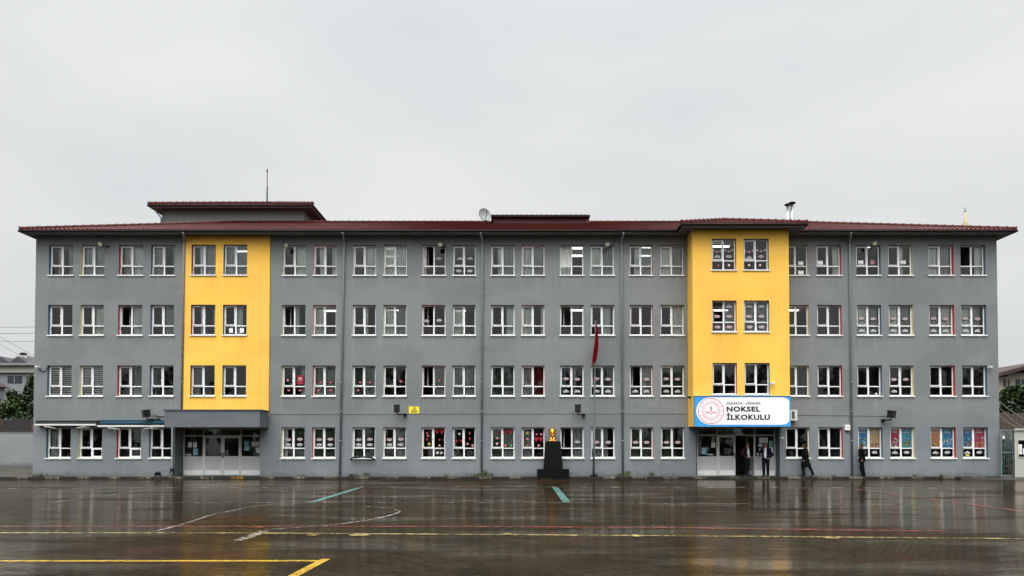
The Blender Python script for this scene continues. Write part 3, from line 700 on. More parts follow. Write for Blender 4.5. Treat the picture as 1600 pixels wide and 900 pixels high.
S[8, 2] = dict(curt=(1, 1), ck='dd', stick=BUT); S[9, 2] = dict(curt=(1, 1), ck='gd', stick=BUT[:3]); S[10, 2] = dict(stick=(('H', 'UR', .5, .25),)); S[11, 2] = dict(open_=True, curt=(0, 1), ck='dd', rev='p', stick=(('H', 'UR', .5, .3),))
S[12, 2] = dict(curt=(1, 1), ck='dd'); S[13, 2] = dict(curt=(1, 1), ck='gg'); S[14, 2] = dict(curt=(1, 1), ck='dr', rev='p'); S[15, 2] = dict(curt=(-.5, .4), ck='td', stick=OV4); S[16, 2] = dict(curt=(1, 1), ck='gg', stick=OV4)
S[17, 2] = dict(open_=True, curt=(0, 1), ck='dd', stick=OV4[1:]); S[18, 2] = dict(curt=(1, 1), ck='gg', stick=OV4); S[19, 2] = dict(curt=(1, 1), ck='yy'); S[20, 2] = dict(); S[21, 2] = dict(stick=(('W', 'LR', .7, .15),))
S[22, 2] = dict(curt=(0, .3), stick=(('o', 'UL', .5, .35), ('o', 'UR', .5, .35), ('k', 'LL', .5, .5))); S[23, 2] = dict(); S[24, 2] = dict(curt=(-.3, 0), ck='gd')
S[1, 1] = dict(curt=(.9, 0), ck='dd'); S[2, 1] = dict(hopper=True); S[3, 1] = dict(hopper=True); S[4, 1] = dict()
S[7, 1] = dict(curt=(-.4, .9), ck='wg', stick=OV2); S[8, 1] = dict(curt=(1, 1), ck='gg', stick=OV2); S[9, 1] = dict(curt=(1, 1), ck='gg', stick=OV2); S[10, 1] = dict(curt=(-.3, .8), ck='gd', stick=OV2)
S[11, 1] = dict(rev='p', curt=(.6, 0), ck='gd', stick=(('D', 'UL', .4, .75), ('D', 'UL', .5, .62), ('T', 'UL', .4, .42), ('Y', 'UL', .6, .2), ('B', 'UR', .5, .82), ('T', 'UR', .5, .4), ('N', 'UR', .5, .12), ('W', 'LR', .3, .5), ('W', 'LR', .7, .5)), label='ground-floor window hung with red paper decorations')
S[12, 1] = dict(curt=(-.3, 0), ck='dd', stick=(('W', 'UL', .6, .72), ('T', 'UL', .3, .35), ('T', 'UL', .75, .35), ('D', 'UR', .5, .75), ('T', 'UR', .5, .45), ('N', 'UR', .3, .2), ('N', 'UR', .8, .12)))
S[13, 1] = dict(curt=(1, 1), ck='gd', stick=(('T', 'UL', .5, .78), ('N', 'UL', .5, .5), ('t', 'UL', .5, .2), ('B', 'UR', .5, .8), ('O', 'UR', .2, .12), ('G', 'UR', .75, .12)))
S[14, 1] = dict(curt=(1, 0), ck='dd', stick=(('Y', 'UL', .5, .75), ('N', 'UL', .5, .45), ('D', 'UL', .5, .14), ('D', 'UR', .3, .7), ('N', 'UR', .75, .7), ('B', 'UR', .5, .42), ('N', 'UR', .5, .12)))
S[15, 1] = dict(open_=True, curt=(0, 1), ck='wd', stick=(('g', 'UR', .5, .3),)); S[16, 1] = dict(curt=(1, .5), ck='dd', stick=OV1); S[17, 1] = dict(curt=(1, 1), ck='gg', stick=OV1); S[18, 1] = dict(curt=(.6, .3), ck='gg', stick=OV1)
S[19, 1] = dict(); S[20, 1] = dict()
for k in range(4):
    S[21 + k, 1] = dict(stick=((str(2 * k), 'UL', .5, .5), (str(2 * k + 1), 'UR', .5, .5), ('k' if k else 'g', 'LL', .5, .55), ('g', 'LR', .5, .55)) + ((('V', 'LL', .5, .2),) if k == 3 else ()),
                        label='ground-floor window pasted with two tall colour posters')
order = sorted(S)
for (c, r) in order:
    kw = dict(S[c, r]); kw.setdefault('rev', REVS[c - 1])
    window(*CX_[c - 1], *RZ[r], YYL if c in (5, 6) else YF, **kw)
BS = {(1, 4): dict(curt=(0, 0), stick=(('b', 'UL', .5, .52), ('b', 'UR', .5, .55), ('k', 'UL', .5, .2), ('g', 'UR', .5, .2), ('D', 'LL', .6, .5), ('t', 'LR', .5, .5)), rev='r'),
      (2, 4): dict(stick=(('b', 'UL', .5, .52), ('b', 'UR', .5, .55), ('k', 'UL', .5, .15), ('o', 'UR', .5, .2), ('t', 'LL', .5, .5), ('t', 'LR', .4, .5)), rev='b'),
      (1, 3): dict(open_=True, curt=(0, 1), ck='dd', stick=OV6[1:], rev='r'), (2, 3): dict(curt=(1, 1), ck='dd', stick=OV6, rev='b'),
      (1, 2): dict(curt=(0, .25), ck='wg', rev='r'), (2, 2): dict(rev='b')}
for (c, r), kw in BS.items(): window(*BX_[c - 1], *RZ[r], YB, **kw)

# lit lamps on the classroom ceilings, where the photograph shows them through the glass
for px, py, row, bay, ln in ((382, 393, 4, 0, .9), (515, 486, 3, 0, .9), (607, 389, 4, 0, .9), (609, 401, 4, 0, .9), (612, 485, 3, 0, .8), (716, 486, 3, 0, .8), (906, 388, 4, 0, .8), (904, 400, 4, 0, .8), (904, 485, 3, 0, .9),
                             (1013, 387, 4, 0, .7), (1010, 400, 4, 0, 1.1), (1122, 385.5, 4, 1, 1.2), (1121, 485, 3, 1, 1.2), (1235, 485, 3, 0, .9), (1345, 386, 4, 0, 1.0), (1359, 385, 4, 0, .6), (1457, 386, 4, 0, .7)):
    zc_ = CEIL[row] - 0.10
    p0 = P(px, py, YF); d = (p0 - EYE); tt = (zc_ - EYE.z) / d.z; q = EYE + d * tt
    if q.y < YF + 0.6: q = EYE + d * ((YF + 0.9 - EYE.y) / d.y)
    m = MB(); m.box(q.x - ln / 2, q.x + ln / 2, q.y - .07, q.y + .07, q.z - .02, q.z + .03, LAMP)
    m.box(q.x - ln / 2 - .03, q.x + ln / 2 + .03, q.y - .10, q.y + .10, q.z + .032, q.z + .06, WHITE)
    m.box(q.x - .02, q.x + .02, q.y - .02, q.y + .02, q.z + .062, max(CEIL[row] - .004, q.z + .08), WHITE)
    part(m, 'ceiling_lamp')
# ------------------------------------------------------------------ roofs
def slope(m, o, u, v, L, V, tl, tr, per=0.24, row=0.36, amp=0.032):
    """a tiled roof plane: eave from o along u, up the unit vector v; its ends run in by tl, tr per metre of rise along v"""
    n = u.cross(v).normalized(); dx = per / 5
    k = m.m(TILE); nx = int(L / dx) + 1; nr = int(math.ceil(V / row))
    for r in range(nr):
        s0, s1 = r * row, min((r + 1) * row + 0.03, V); ids = []
        for s, hh in ((s0, 0.030), (s1, 0.0)):
            xa, xb = max(0.0, tl * s), L - max(0.0, tr * s) if tr >= 0 else L
            rowids = []
            for i in range(nx + 1):
                xr_ = min(max(min(i * dx, L), tl * s), L - tr * s)
                h = hh + amp * (0.5 + 0.5 * math.cos(2 * math.pi * i / 5)) + 0.004 * mnoise.noise(Vector((xr_ * 1.1, s * 1.3, L)))
                rowids.append((len(m.v), xr_)); m.v.append(o + u * xr_ + v * s + n * h)
            ids.append(rowids)
        a, b = ids
        for i in range(nx):
            if a[i + 1][1] - a[i][1] < 1e-5 and b[i + 1][1] - b[i][1] < 1e-5: continue
            m.f.append((a[i][0], a[i + 1][0], b[i + 1][0], b[i][0])); m.mi.append(k); m.sm.append(True)
        for i in range(nx):                                      # the butt of each course
            if r or True:
                pa, pb = m.v[a[i][0]], m.v[a[i + 1][0]]
                if (pb - pa).length < 1e-5: continue
                m.face([pa - n * 0.05, pb - n * 0.05, pb, pa], TILE)
def caps(m, p, q, r=0.115, ln=0.43, lift=0.05):
    p, q = Vector(p), Vector(q); d = q - p; N = max(1, round(d.length / ln)); ln = d.length / N; d.normalize()
    for i in range(N):
        a = p + d * (i * ln) + Vector((0, 0, lift)); b = p + d * ((i + 1) * ln + 0.05) + Vector((0, 0, lift))
        m.tube([a, a + d * 0.07, a + d * 0.071, b], [r * 1.14, r * 1.14, r, r * 0.84], TILE, 8)
X_, Y_, Z_ = Vector((1, 0, 0)), Vector((0, 1, 0)), Vector((0, 0, 1))
def hip_roof(x0, x1, y0, y1, z0, ridge_z, name, front_only=False):
    """a hip roof over the eave rectangle; returns its ridge ends"""
    half = (y1 - y0) / 2 if (x1 - x0) >= (y1 - y0) else (x1 - x0) / 2
    rise = ridge_z - z0; V = math.hypot(half, rise); cs, sn = half / V, rise / V
    m = MB()
    A, B, Cc, D = Vector((x0, y0, z0)), Vector((x1, y0, z0)), Vector((x1, y1, z0)), Vector((x0, y1, z0))
    slope(m, A, X_, Y_ * cs + Z_ * sn, x1 - x0, V, cs, cs)
    slope(m, Cc, -X_, -Y_ * cs + Z_ * sn, x1 - x0, V, cs, cs) if not front_only else None
    slope(m, B, Y_, -X_ * cs + Z_ * sn, y1 - y0, V, cs, cs)
    slope(m, D, -Y_, X_ * cs + Z_ * sn, y1 - y0, V, cs, cs)
    if (x1 - x0) >= (y1 - y0): r0, r1 = Vector((x0 + half, (y0 + y1) / 2, ridge_z)), Vector((x1 - half, (y0 + y1) / 2, ridge_z)); ends = ((A, r0), (D, r0), (B, r1), (Cc, r1))
    else: r0, r1 = Vector(((x0 + x1) / 2, y0 + half, ridge_z)), Vector(((x0 + x1) / 2, y1 - half, ridge_z)); ends = ((A, r0), (B, r0), (D, r1), (Cc, r1))
    o = part(m, name)
    for e, r in list(ends) + ([(r0, r1)] if (r1 - r0).length > 0.3 else []):
        c = MB(); caps(c, e, r); c.build('ridge_cap', o)
    return o, r0, r1
EY0, EY1 = 37.30, 53.70
EX0, EX1 = P(30, 358, EY0).x, P(1588.5, 358, EY0).x
EZ = FZ(359.0, EY0)
RIDGE_Y = (EY0 + EY1) / 2; RIDGE_Z = FZ(348.6, RIDGE_Y)
roof, rr0, rr1 = hip_roof(EX0, EX1, EY0, EY1, EZ, RIDGE_Z, 'roof')

def eaves(m, x0, x1, y0, y1, zs, ez, wall, ends=True):
    """soffit, fascia board and gutter round three sides of an eave; wall = (x0, x1, y0) of the wall it overhangs"""
    pass
sf = MB()
# soffit with a hole for the body, fascia and gutter of the main roof; the bay interrupts the front run
FY = 37.40; fx0, fx1 = EX0 + 0.12, EX1 - 0.12
bo = 0.60                                            # overhang of the bay roof
bex0, bex1, bey = BX0 - bo + 0.03, BX1 + bo - 0.03, YB - bo + 0.04
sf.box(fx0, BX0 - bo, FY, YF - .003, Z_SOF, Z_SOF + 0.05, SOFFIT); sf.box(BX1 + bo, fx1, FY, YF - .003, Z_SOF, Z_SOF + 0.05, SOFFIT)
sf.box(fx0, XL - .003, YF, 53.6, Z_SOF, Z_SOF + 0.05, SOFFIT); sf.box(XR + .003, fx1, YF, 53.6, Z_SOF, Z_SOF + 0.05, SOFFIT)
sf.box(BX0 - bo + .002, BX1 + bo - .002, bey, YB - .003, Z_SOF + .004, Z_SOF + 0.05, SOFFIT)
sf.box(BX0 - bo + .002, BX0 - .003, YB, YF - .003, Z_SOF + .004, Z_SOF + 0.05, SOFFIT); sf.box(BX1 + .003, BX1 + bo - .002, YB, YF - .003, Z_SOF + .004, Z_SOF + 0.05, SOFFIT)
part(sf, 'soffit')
fa = MB(); fz0, fz1 = Z_SOF - 0.012, Z_SOF + 0.10
fa.box(fx0 - .03, BX0 - bo - .03, FY - .03, FY - .002, fz0, fz1, GUTTER); fa.box(BX1 + bo + .03, fx1 + .03, FY - .03, FY - .002, fz0, fz1, GUTTER)
fa.box(fx0 - .03, fx0 - .002, FY, 53.6, fz0, fz1, GUTTER); fa.box(fx1 + .002, fx1 + .03, FY, 53.6, fz0, fz1, GUTTER)
fa.box(BX0 - bo - .028, BX1 + bo + .028, bey - .03, bey - .002, fz0, fz1, GUTTER)
fa.box(BX0 - bo - .028, BX0 - bo, bey, FY - .03, fz0, fz1, GUTTER); fa.box(BX1 + bo, BX1 + bo + .028, bey, FY - .03, fz0, fz1, GUTTER)
part(fa, 'fascia')
gu = MB(); gz = EZ - 0.060; gr = 0.056
def run(m, a, b): m.tube([a, b], gr, DARKT, 10)
run(gu, (EX0 - .02, EY0 - .02, gz), (BX0 - bo - .02, EY0 - .02, gz)); run(gu, (BX1 + bo + .02, EY0 - .02, gz), (EX1 + .02, EY0 - .02, gz))
run(gu, (EX0 - .02, EY0 - .02, gz), (EX0 - .02, EY1, gz)); run(gu, (EX1 + .02, EY0 - .02, gz), (EX1 + .02, EY1, gz))
gy = bey - 0.12
run(gu, (BX0 - bo - .12, gy, gz), (BX1 + bo + .12, gy, gz)); run(gu, (BX0 - bo - .12, gy, gz), (BX0 - bo - .12, EY0 - .02, gz)); run(gu, (BX1 + bo + .12, gy, gz), (BX1 + bo + .12, EY0 - .02, gz))
gu.box(EX0 + .05, BX0 - bo - .1, EY0 + .06, FY - .031, gz - .05, EZ + .02, DARKT); gu.box(BX1 + bo + .1, EX1 - .05, EY0 + .06, FY - .031, gz - .05, EZ + .02, DARKT)
part(gu, 'gutter')
# small hip roof over the bay, running back into the main slope
bx0, bx1, by0 = BX0 - bo - .10, BX1 + bo + .10, gy + .02
half = (bx1 - bx0) / 2; tanp = (RIDGE_Z - EZ) / (RIDGE_Y - EY0); rise = half * tanp; V = math.hypot(half, rise); cs, sn = half / V, rise / V
bm = MB()
slope(bm, Vector((bx0, by0, EZ)), X_, Y_ * cs + Z_ * sn, 2 * half, V, cs, cs)
slope(bm, Vector((bx0, by0 + 6.5, EZ)), -Y_, X_ * cs + Z_ * sn, 6.5, V, 0.0, cs)
slope(bm, Vector((bx1, by0, EZ)), Y_, -X_ * cs + Z_ * sn, 6.5, V, cs, 0.0)
bro = part(bm, 'bay_roof'); pk = Vector(((bx0 + bx1) / 2, by0 + half, EZ + rise))
for a, b in (((bx0, by0, EZ), pk), ((bx1, by0, EZ), pk), (pk, pk + Y_ * 3.0)):
    bc = MB(); caps(bc, a, b); bc.build('ridge_cap', bro)
blk = MB(); blk.box(bx0 + .08, bx1 - .08, by0 + .06, by0 + .12, gz - .05, EZ + .02, DARKT); part(blk, 'fascia')

# stair tower on the left half of the roof
TY = RIDGE_Y - .06; tx0, tx1 = FX(253, 340, TY), FX(474.5, 340, TY); to = 0.62
tez = FZ(319.2, TY - to); te0, te1 = P(231.5, 320, TY - to).x, P(488, 320, TY - to).x
tsof = FZ(324.2, TY - to + .1)
tm = MB(); tm.box(tx0, tx1, TY, 51.4, EZ, tsof, WALL, '+z -z')
tower = part(tm, 'stair_tower', label='low grey stair tower standing on the roof')
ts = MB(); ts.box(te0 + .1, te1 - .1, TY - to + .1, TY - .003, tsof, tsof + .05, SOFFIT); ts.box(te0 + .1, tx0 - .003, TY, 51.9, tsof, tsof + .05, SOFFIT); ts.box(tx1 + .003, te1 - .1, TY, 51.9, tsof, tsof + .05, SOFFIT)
ts.box(te0 + .07, te1 - .07, TY - to + .06, TY - to + .097, tsof - .012, tsof + .09, GUTTER); ts.box(te1 - .097, te1 - .06, TY - to + .1, 51.9, tsof - .012, tsof + .09, GUTTER); ts.box(te0 + .06, te0 + .097, TY - to + .1, 51.9, tsof - .012, tsof + .09, GUTTER)
ts.build('soffit', tower)
tg = MB(); tgz = tez - .075
run(tg, (te0 - .02, TY - to - .02, tgz), (te1 + .02, TY - to - .02, tgz)); run(tg, (te0 - .02, TY - to - .02, tgz), (te0 - .02, 52, tgz)); run(tg, (te1 + .02, TY - to - .02, tgz), (te1 + .02, 52, tgz))
tg.build('gutter', tower)
hip_roof(te0, te1, TY - to, 52.0, tez, tez + 1.25, 'tower_roof')
tp = MB(); tp.tube([(te0 + .25, TY - .35, tsof - .05), (tx0 + .02, TY - .14, tsof - .55), (tx0 + .02, TY - .14, tsof - 1.2)], .045, PIPE); tp.build('downpipe', tower)

# dark red sheet-clad dormer
DY = 44.2; dx0, dx1 = FX(770.5, 340, DY), FX(917, 340, DY)
dm = MB(); dz1 = FZ(338.2, DY)
dm.box(dx0, dx1, DY, 48, EZ, dz1, DARKRED, '-z')
x = dx0 + .2
while x < dx1: dm.box(x, x + .03, DY - .018, DY - .001, EZ + 1.6, dz1 - .01, DARKRED); x += .42
dorm = part(dm, 'dormer', label='dark red sheet-clad dormer on the roof')
dt = MB(); ex0, ex1 = FX(767, 340, DY - .3), FX(922, 340, DY - .3); zt0, zt1 = FZ(338.4, DY - .3), FZ(335.4, DY - .3)
dt.box(ex0, ex1, DY - .3, 48.3, zt0 + .003, zt1, DARKT)
x = ex0 + .05
while x < ex1 - .1: dt.box(x, x + .11, DY - .26, 48.2, zt1 + .002, zt1 + .03, DARKT); x += .30
dt.box(ex1 - .22, ex1 - .03, DY - .1, DY - .02, zt0 - .33, zt0 - .002, DARKRED)
dt.build('dormer_roof', dorm)

# flues on the right
FYY = 42.0
for px, h, r in ((1231, 321.5, 1.0), (1237.5, 319.0, 1.12)):
    fm = MB(); c = P(px, 345, FYY); zt = FZ(h, FYY); zb = 13.0
    fm.tube([(c.x, FYY, zb), (c.x, FYY, zt - .02)], .085 * r, STEEL, 12); fm.tube([(c.x, FYY, zt - .85), (c.x, FYY, zt - .81)], .098 * r, GALV, 12)
    ch = part(fm, 'chimney', label='twin steel flue pipe on the roof' if px < 1235 else None)
    cc = MB(); cc.tube([(c.x, FYY, zt + .03), (c.x, FYY, zt + .07), (c.x, FYY, zt + .12), (c.x, FYY, zt + .15)], [.19 * r, .20 * r, .12 * r, .02], BLACK, 14)
    for a in (0, 120, 240): cc.tube([(c.x + .075 * math.cos(R(a)), FYY + .075 * math.sin(R(a)), zt - .04), (c.x + .10 * math.cos(R(a)), FYY + .10 * math.sin(R(a)), zt + .05)], .012, BLACK, 5)
    cc.build('cowl', ch)

# ------------------------------------------------------------------ downpipes
def downpipe(pt, pb, y, z_end, kick=None):
    m = MB(); xt, xb = FX(pt, 372), FX(pb, 740); xg = FX(pt - (3 if pt < 900 else -3), 362, 37.33)
    zt, ze = FZ(379, y), z_end; yy = y - .085
    f = lambda z: xt + (xb - xt) * (zt - z) / (zt - 0.1)
    m.tube([(xg, 37.30, gz - .06), (xg, 37.33, gz - .14), (xt, yy, zt + .06), (xt, yy, zt - .1), (f(ze), yy, ze)], .052, PIPE, 10)
    z = zt - 1.2
    while z > ze + .3:
        m.tube([(f(z), yy, z - .03), (f(z), yy, z + .03)], .060, PIPE, 10); m.box(f(z) - .025, f(z) + .025, yy + .05, y - .002, z - .02, z + .02, PIPE); z -= 1.55
    return part(m, 'downpipe')
downpipe(289.5, 283.5, YF, FZ(641, YF)); downpipe(538.5, 531.5, YF, .2); downpipe(754, 752.5, YF, .2); downpipe(971, 972.8, YF, .2); downpipe(1326.5, 1330.5, YF, .2)
for s, wx in ((-1, XL), (1, XR)):
    m = MB(); ex = EX0 if s < 0 else EX1
    m.tube([(ex - s * .28, 38.6, Z_SOF - .06), (ex - s * .30, 38.6, Z_SOF - .12), (wx + s * .07, 38.6, Z_SOF - .62), (wx + s * .07, 38.6, Z_SOF - .8), (wx + s * .07, 38.6, .2)], .045, BLACK, 8); part(m, 'downpipe')
m = MB(); xx = FX(270.2, 700); m.tube([(xx, YF - .075, FZ(666)), (xx, YF - .075, .55), (xx + .03, YF - .12, .35), (xx + .03, YF - .14, .16)], .05, PIPE, 8)
m.box(xx - .08, xx + .10, YF - .16, YF - .03, .30, .55, BLACK); part(m, 'downpipe')

# thin cable clipped along the facade above the ground-floor windows
m = MB()
zz = FZ(646.5)
segs = [(422, 647), (535, 646.6), (640, 646.2), (753, 646), (900, 646), (971, 646), (1072, 646.5)]
m.tube([(FX(a, 646), YF - .018, FZ(b)) for a, b in segs], .010, PIPE, 5)
m.tube([(FX(a, 646), YF - .018, FZ(b)) for a, b in [(1246, 648), (1330, 649), (1388, 650)]], .010, PIPE, 5)
m.tube([(FX(a, 646), YF - .018, FZ(b)) for a, b in [(240, 649), (250, 651), (258, 651)]], .014, BLACK, 5)
for a, b, c_, d in ((440, 370, 446, 383), (645, 372, 660, 382), (962, 372, 958, 382)):
    m.tube([(FX(a, b), YF - .018, FZ(b)), (FX(c_, d), YF - .018, FZ(d))], .012, BLACK, 5)
part(m, 'cable')

# ------------------------------------------------------------------ canopy and entrances
cy = 36.70; cx0, cx1 = FX(257, 655, cy), FX(406, 655, cy); cz0, cz1 = FZ(667.3, cy), FZ(641.5, cy)
m = MB(); m.box(cx0, cx1, cy, YF - .003, cz0, cz1, mat('dark_grey_canopy_paint', (.105, .117, .128), .7, var=.15, nscale=1.5, stretch=(1, 1, 2)))
cano = part(m, 'canopy', label='grey slab canopy over the left entrance')
m = MB(); m.box(cx0 - .04, cx1 + .04, cy - .045, YF - .004, cz1 + .002, cz1 + .055, mat('dark_flashing', (.06, .062, .065), .5)); m.build('flashing', cano)

def entrance(x0, x1, zt, yd, cuts, ztr, zpan, dopen=None, label=None, papers=()):
    """door screen in a recess; cuts = five x positions: left edge, screen | door, door | door, door | screen, right edge"""
    zb = PAVE_Z + 0.03; t = .055
    e = MB()
    for sx, c in ((x0, 0), (x1, 1)):                                   # reveals and head of the recess
        q = [(sx, YF, 0), (sx, yd + .1, 0), (sx, yd + .1, zt), (sx, YF, zt)]
        e.face(q if c else q[::-1], WALL)
    e.face([(x0, YF, zt), (x1, YF, zt), (x1, yd + .1, zt), (x0, yd + .1, zt)], WALL)
    e.face([(cuts[4], yd + .05, 0), (x1, yd + .05, 0), (x1, yd + .05, zt), (cuts[4], yd + .05, zt)], WALL) if x1 - cuts[4] > .02 else None
    e.face([(x0, yd + .05, 0), (cuts[0], yd + .05, 0), (cuts[0], yd + .05, zt), (x0, yd + .05, zt)], WALL) if cuts[0] - x0 > .02 else None
    e.box(x0 + .002, x1 - .002, YF - .25, yd + .3, PAVE_Z + .002, zb, WETC)
    part(e, 'recess')
    f = MB()
    for i, x in enumerate(cuts):
        if i == 2: continue
        f.box(x - t / 2 if 0 < i < 4 else (x if i == 0 else x - t), x + t / 2 if 0 < i < 4 else (x + t if i == 0 else x), yd, yd + .08, zb, zt - .003, DOORW)
    edges = [(cuts[0] + t, cuts[1] - t / 2), (cuts[1] + t / 2, cuts[3] - t / 2), (cuts[3] + t / 2, cuts[4] - t)]
    for a, b in edges:
        f.box(a, b, yd + .002, yd + .078, ztr - t / 2, ztr + t / 2, DOORW); f.box(a, b, yd + .002, yd + .078, zt - .003 - t, zt - .003, DOORW)
    fo = part(f, 'entrance_screen', label=label)
    gl = MB()
    for a, b in (edges[0], edges[2]):
        p = MB(); k = MB()
        p.box(a, b, yd + .02, yd + .06, zb + .28, zpan - .02, DOORP); k.box(a, b, yd + .012, yd + .06, zb + .06, zb + .278, KICK); k.box(a, b, yd + .006, yd + .07, zb, zb + .058, DOORW)
        p.box(a, b, yd + .004, yd + .076, zpan - .02 + .001, zpan + .03, DOORW)
        p.build('panel', fo); k.build('kick_plate', fo)
        gl.face([(a, yd + .04, zpan + .03), (b, yd + .04, zpan + .03), (b, yd + .04, ztr - t / 2), (a, yd + .04, ztr - t / 2)], GLASS)
    for a, b in edges: gl.face([(a, yd + .04, ztr + t / 2), (b, yd + .04, ztr + t / 2), (b, yd + .04, zt - t), (a, yd + .04, zt - t)], GLASS)
    gl.build('pane', fo)
    for j, (a, b) in enumerate(((edges[1][0] + .006, cuts[2] - .004), (cuts[2] + .004, edges[1][1] - .006))):
        zd = ztr - t / 2 - .006; s = .085
        if dopen == j: piv = Vector((b, yd + .02, 0)); rot = Matrix.Rotation(R(-84), 3, 'Z')
        else: piv = None
        d = MB(); W = b - a
        def bx(u0, u1, y0, y1, z0, z1, mt):
            if piv is None: d.box(a + u0, a + u1, yd + y0, yd + y1, z0, z1, mt)
            else: d.obox(piv + rot @ Vector(((u0 + u1) / 2 - W, (y0 + y1) / 2, 0)) + Vector((0, 0, (z0 + z1) / 2)), u1 - u0, y1 - y0, z1 - z0, mt, rot)
        bx(0, s, -.012, .055, zb + .01, zd, DOORW); bx(W - s, W, -.012, .055, zb + .01, zd, DOORW)
        bx(s, W - s, -.011, .054, zd - s, zd, DOORW); bx(s, W - s, -.011, .054, zpan - .03, zpan + .04, DOORW); bx(s, W - s, -.011, .054, zb + .01, zb + .06, DOORW)
        bx(s, W - s, .004, .045, zb + .28, zpan - .03, DOORP); bx(s, W - s, -.004, .047, zb + .06, zb + .278, KICK)
        dv = part(d, 'door', label='entrance door leaf standing open' if dopen == j else None)
        g2 = MB(); u0, u1 = s, W - s
        if piv is None: q = [Vector((a + u, yd + .02, z)) for u, z in ((u0, zpan + .04), (u1, zpan + .04), (u1, zd - s), (u0, zd - s))]
        else: q = [piv + rot @ Vector((u - W, .02, 0)) + Vector((0, 0, z)) for u, z in ((u0, zpan + .04), (u1, zpan + .04), (u1, zd - s), (u0, zd - s))]
        g2.face(q, GLASS); g2.build('pane', dv)
        if dopen != j:
            h = MB(); hx = (b - .045) if j == 0 else (a + .045)
            h.box(hx - .02, hx + .02, yd - .022, yd - .0125, zpan - .06, zpan + .24, BLACK); h.tube([(hx, yd - .02, zpan + .16), (hx, yd - .065, zpan + .16), (hx + (-.12 if j == 0 else .12), yd - .065, zpan + .16)], .011, BLACK, 6); h.build('handle', dv)
    for px, py, w_, h_, c_ in papers:
        nn = MB(); q = P(px, py, yd + .03); sheet_paper(nn, q.x, q.z, yd + .032, w_, h_, c_); nn.build('notice', fo)
y1 = YF + .85; e1 = lambda px: P(px, 705, y1).x
entrance(D1X0, D1X1, DZ1, y1, [e1(286.5), e1(317.5), e1(348), e1(376.5), min(D1X1 - .003, e1(408))], P(300, 681, y1).z, P(300, 714, y1).z, None, 'grey glazed door screen under the slab canopy',
         [(296.5, 695, .20, .28, None), (304.5, 695, .20, .28, None), (305.5, 706, .27, .35, BLUEP), (294.5, 710.5, .28, .08, None), (385.5, 692, .3, .24, TEALP), (386, 700.5, .3, .26, BLUEP), (396, 693.5, .2, .24, None), (402.5, 693, .18, .2, None), (403, 703.5, .2, .28, None)])
y2 = YF + .45; e2 = lambda px: P(px, 705, y2).x
entrance(D2X0, D2X1, FZ(667.3), y2, [max(D2X0 + .003, e2(1089)), e2(1120.5), e2(1149), e2(1179.5), e2(1211.5)], P(1100, 680, y2).z, P(1100, 714, y2).z, 1, 'grey glazed door screen under the yellow bay',
         [(1114.5, 687, .2, .3, GREEN), (1114.5, 695, .2, .28, None), (1100.5, 704.5, .3, .36, BLUEP), (1110, 710, .28, .07, None), (1189.5, 688, .22, .3, None), (1196.5, 688, .22, .3, None), (1204.5, 693, .2, .32, TEALP), (1188, 696, .22, .12, None), (1189.5, 702, .22, .14, None), (1186.5, 709.5, .26, .14, None), (1205, 703, .2, .3, None)])
# ------------------------------------------------------------------ the sign
SIGN_Y = 36.62
sgl = P(1085.6, 642, SIGN_Y).x; sgr = P(1235.2, 642, SIGN_Y).x; sz0 = P(1111, 666.0, SIGN_Y).z; sz1 = P(1111, 619.3, SIGN_Y).z
SB = mat('sign_blue_vinyl', (0.035, 0.30, 0.66), 0.35, var=0.03); SW = mat('sign_white_vinyl', (0.80, 0.80, 0.81), 0.35, var=0.04, nscale=0.6)
SR = mat('emblem_red', (0.62, 0.10, 0.13), 0.5, var=0.03); SRL = mat('emblem_pale_red', (0.66, 0.20, 0.24), 0.5, var=0.03); SBK = mat('sign_black_lettering', (0.012, 0.012, 0.014), 0.5); SGY = mat('sign_grey_lettering', (0.05, 0.05, 0.055), 0.5)
sign = thing('school_sign', 'wide white and blue name sign with a round red emblem over the right entrance', 'sign', ((sgl + sgr) / 2, SIGN_Y, sz0))
m = MB(); m.box(sgl, sgr, SIGN_Y, YB - .003, sz0, sz1, SB); m.build('sign_board', sign)
m = MB(); fr = mat('sign_edge_metal', (0.10, 0.20, 0.30), 0.4)
m.box(sgl - .02, sgr + .02, SIGN_Y - .02, YB - .004, sz1 + .002, sz1 + .028, fr); m.box(sgl - .02, sgr + .02, SIGN_Y - .02, YB - .004, sz0 - .028, sz0 - .002, fr)
m.build('sign_frame', sign)
sx = lambda px: P(px, 642, SIGN_Y).x
szf = lambda py: P(1130, py, SIGN_Y).z
ecx, ecz = sx(1111), szf(642.2); hr = (szf(620.8) - szf(663.6)) / 2; zc = (szf(620.8) + szf(663.6)) / 2
xr = sx(1233.3); rr = .40; rz = .24
poly = [(x, z) for x, z in circ(sx(1088) + hr * 1.05, zc, hr * 1.05, hr, 28, 90, 270)] + [(x, z) for x, z in circ(xr - rr, zc - hr + rz, rr, rz, 8, 270, 360)] + [(x, z) for x, z in circ(xr - rr, zc + hr - rz, rr, rz, 8, 0, 90)]
m = MB(); m.prism(poly, SIGN_Y - .006, SIGN_Y - .001, SW); m.build('white_field', sign)
er = (szf(621.5) - szf(663)) / 2; yy = SIGN_Y - .008
m = MB()
def ring(ro, ri, c, y, n=48):
    o_, i_ = circ(ecx, ecz, ro, n=n), circ(ecx, ecz, ri, n=n)
    for a in range(n):
        b = (a + 1) % n; m.face([(o_[a][0], y, o_[a][1]), (i_[a][0], y, i_[a][1]), (i_[b][0], y, i_[b][1]), (o_[b][0], y, o_[b][1])][::-1], c)
ring(er * .98, er * .925, SR, yy); ring(er * .70, er * .67, SRL, yy); ring(er * .645, er * .625, SRL, yy); ring(er * .47, er * .455, SRL, yy)
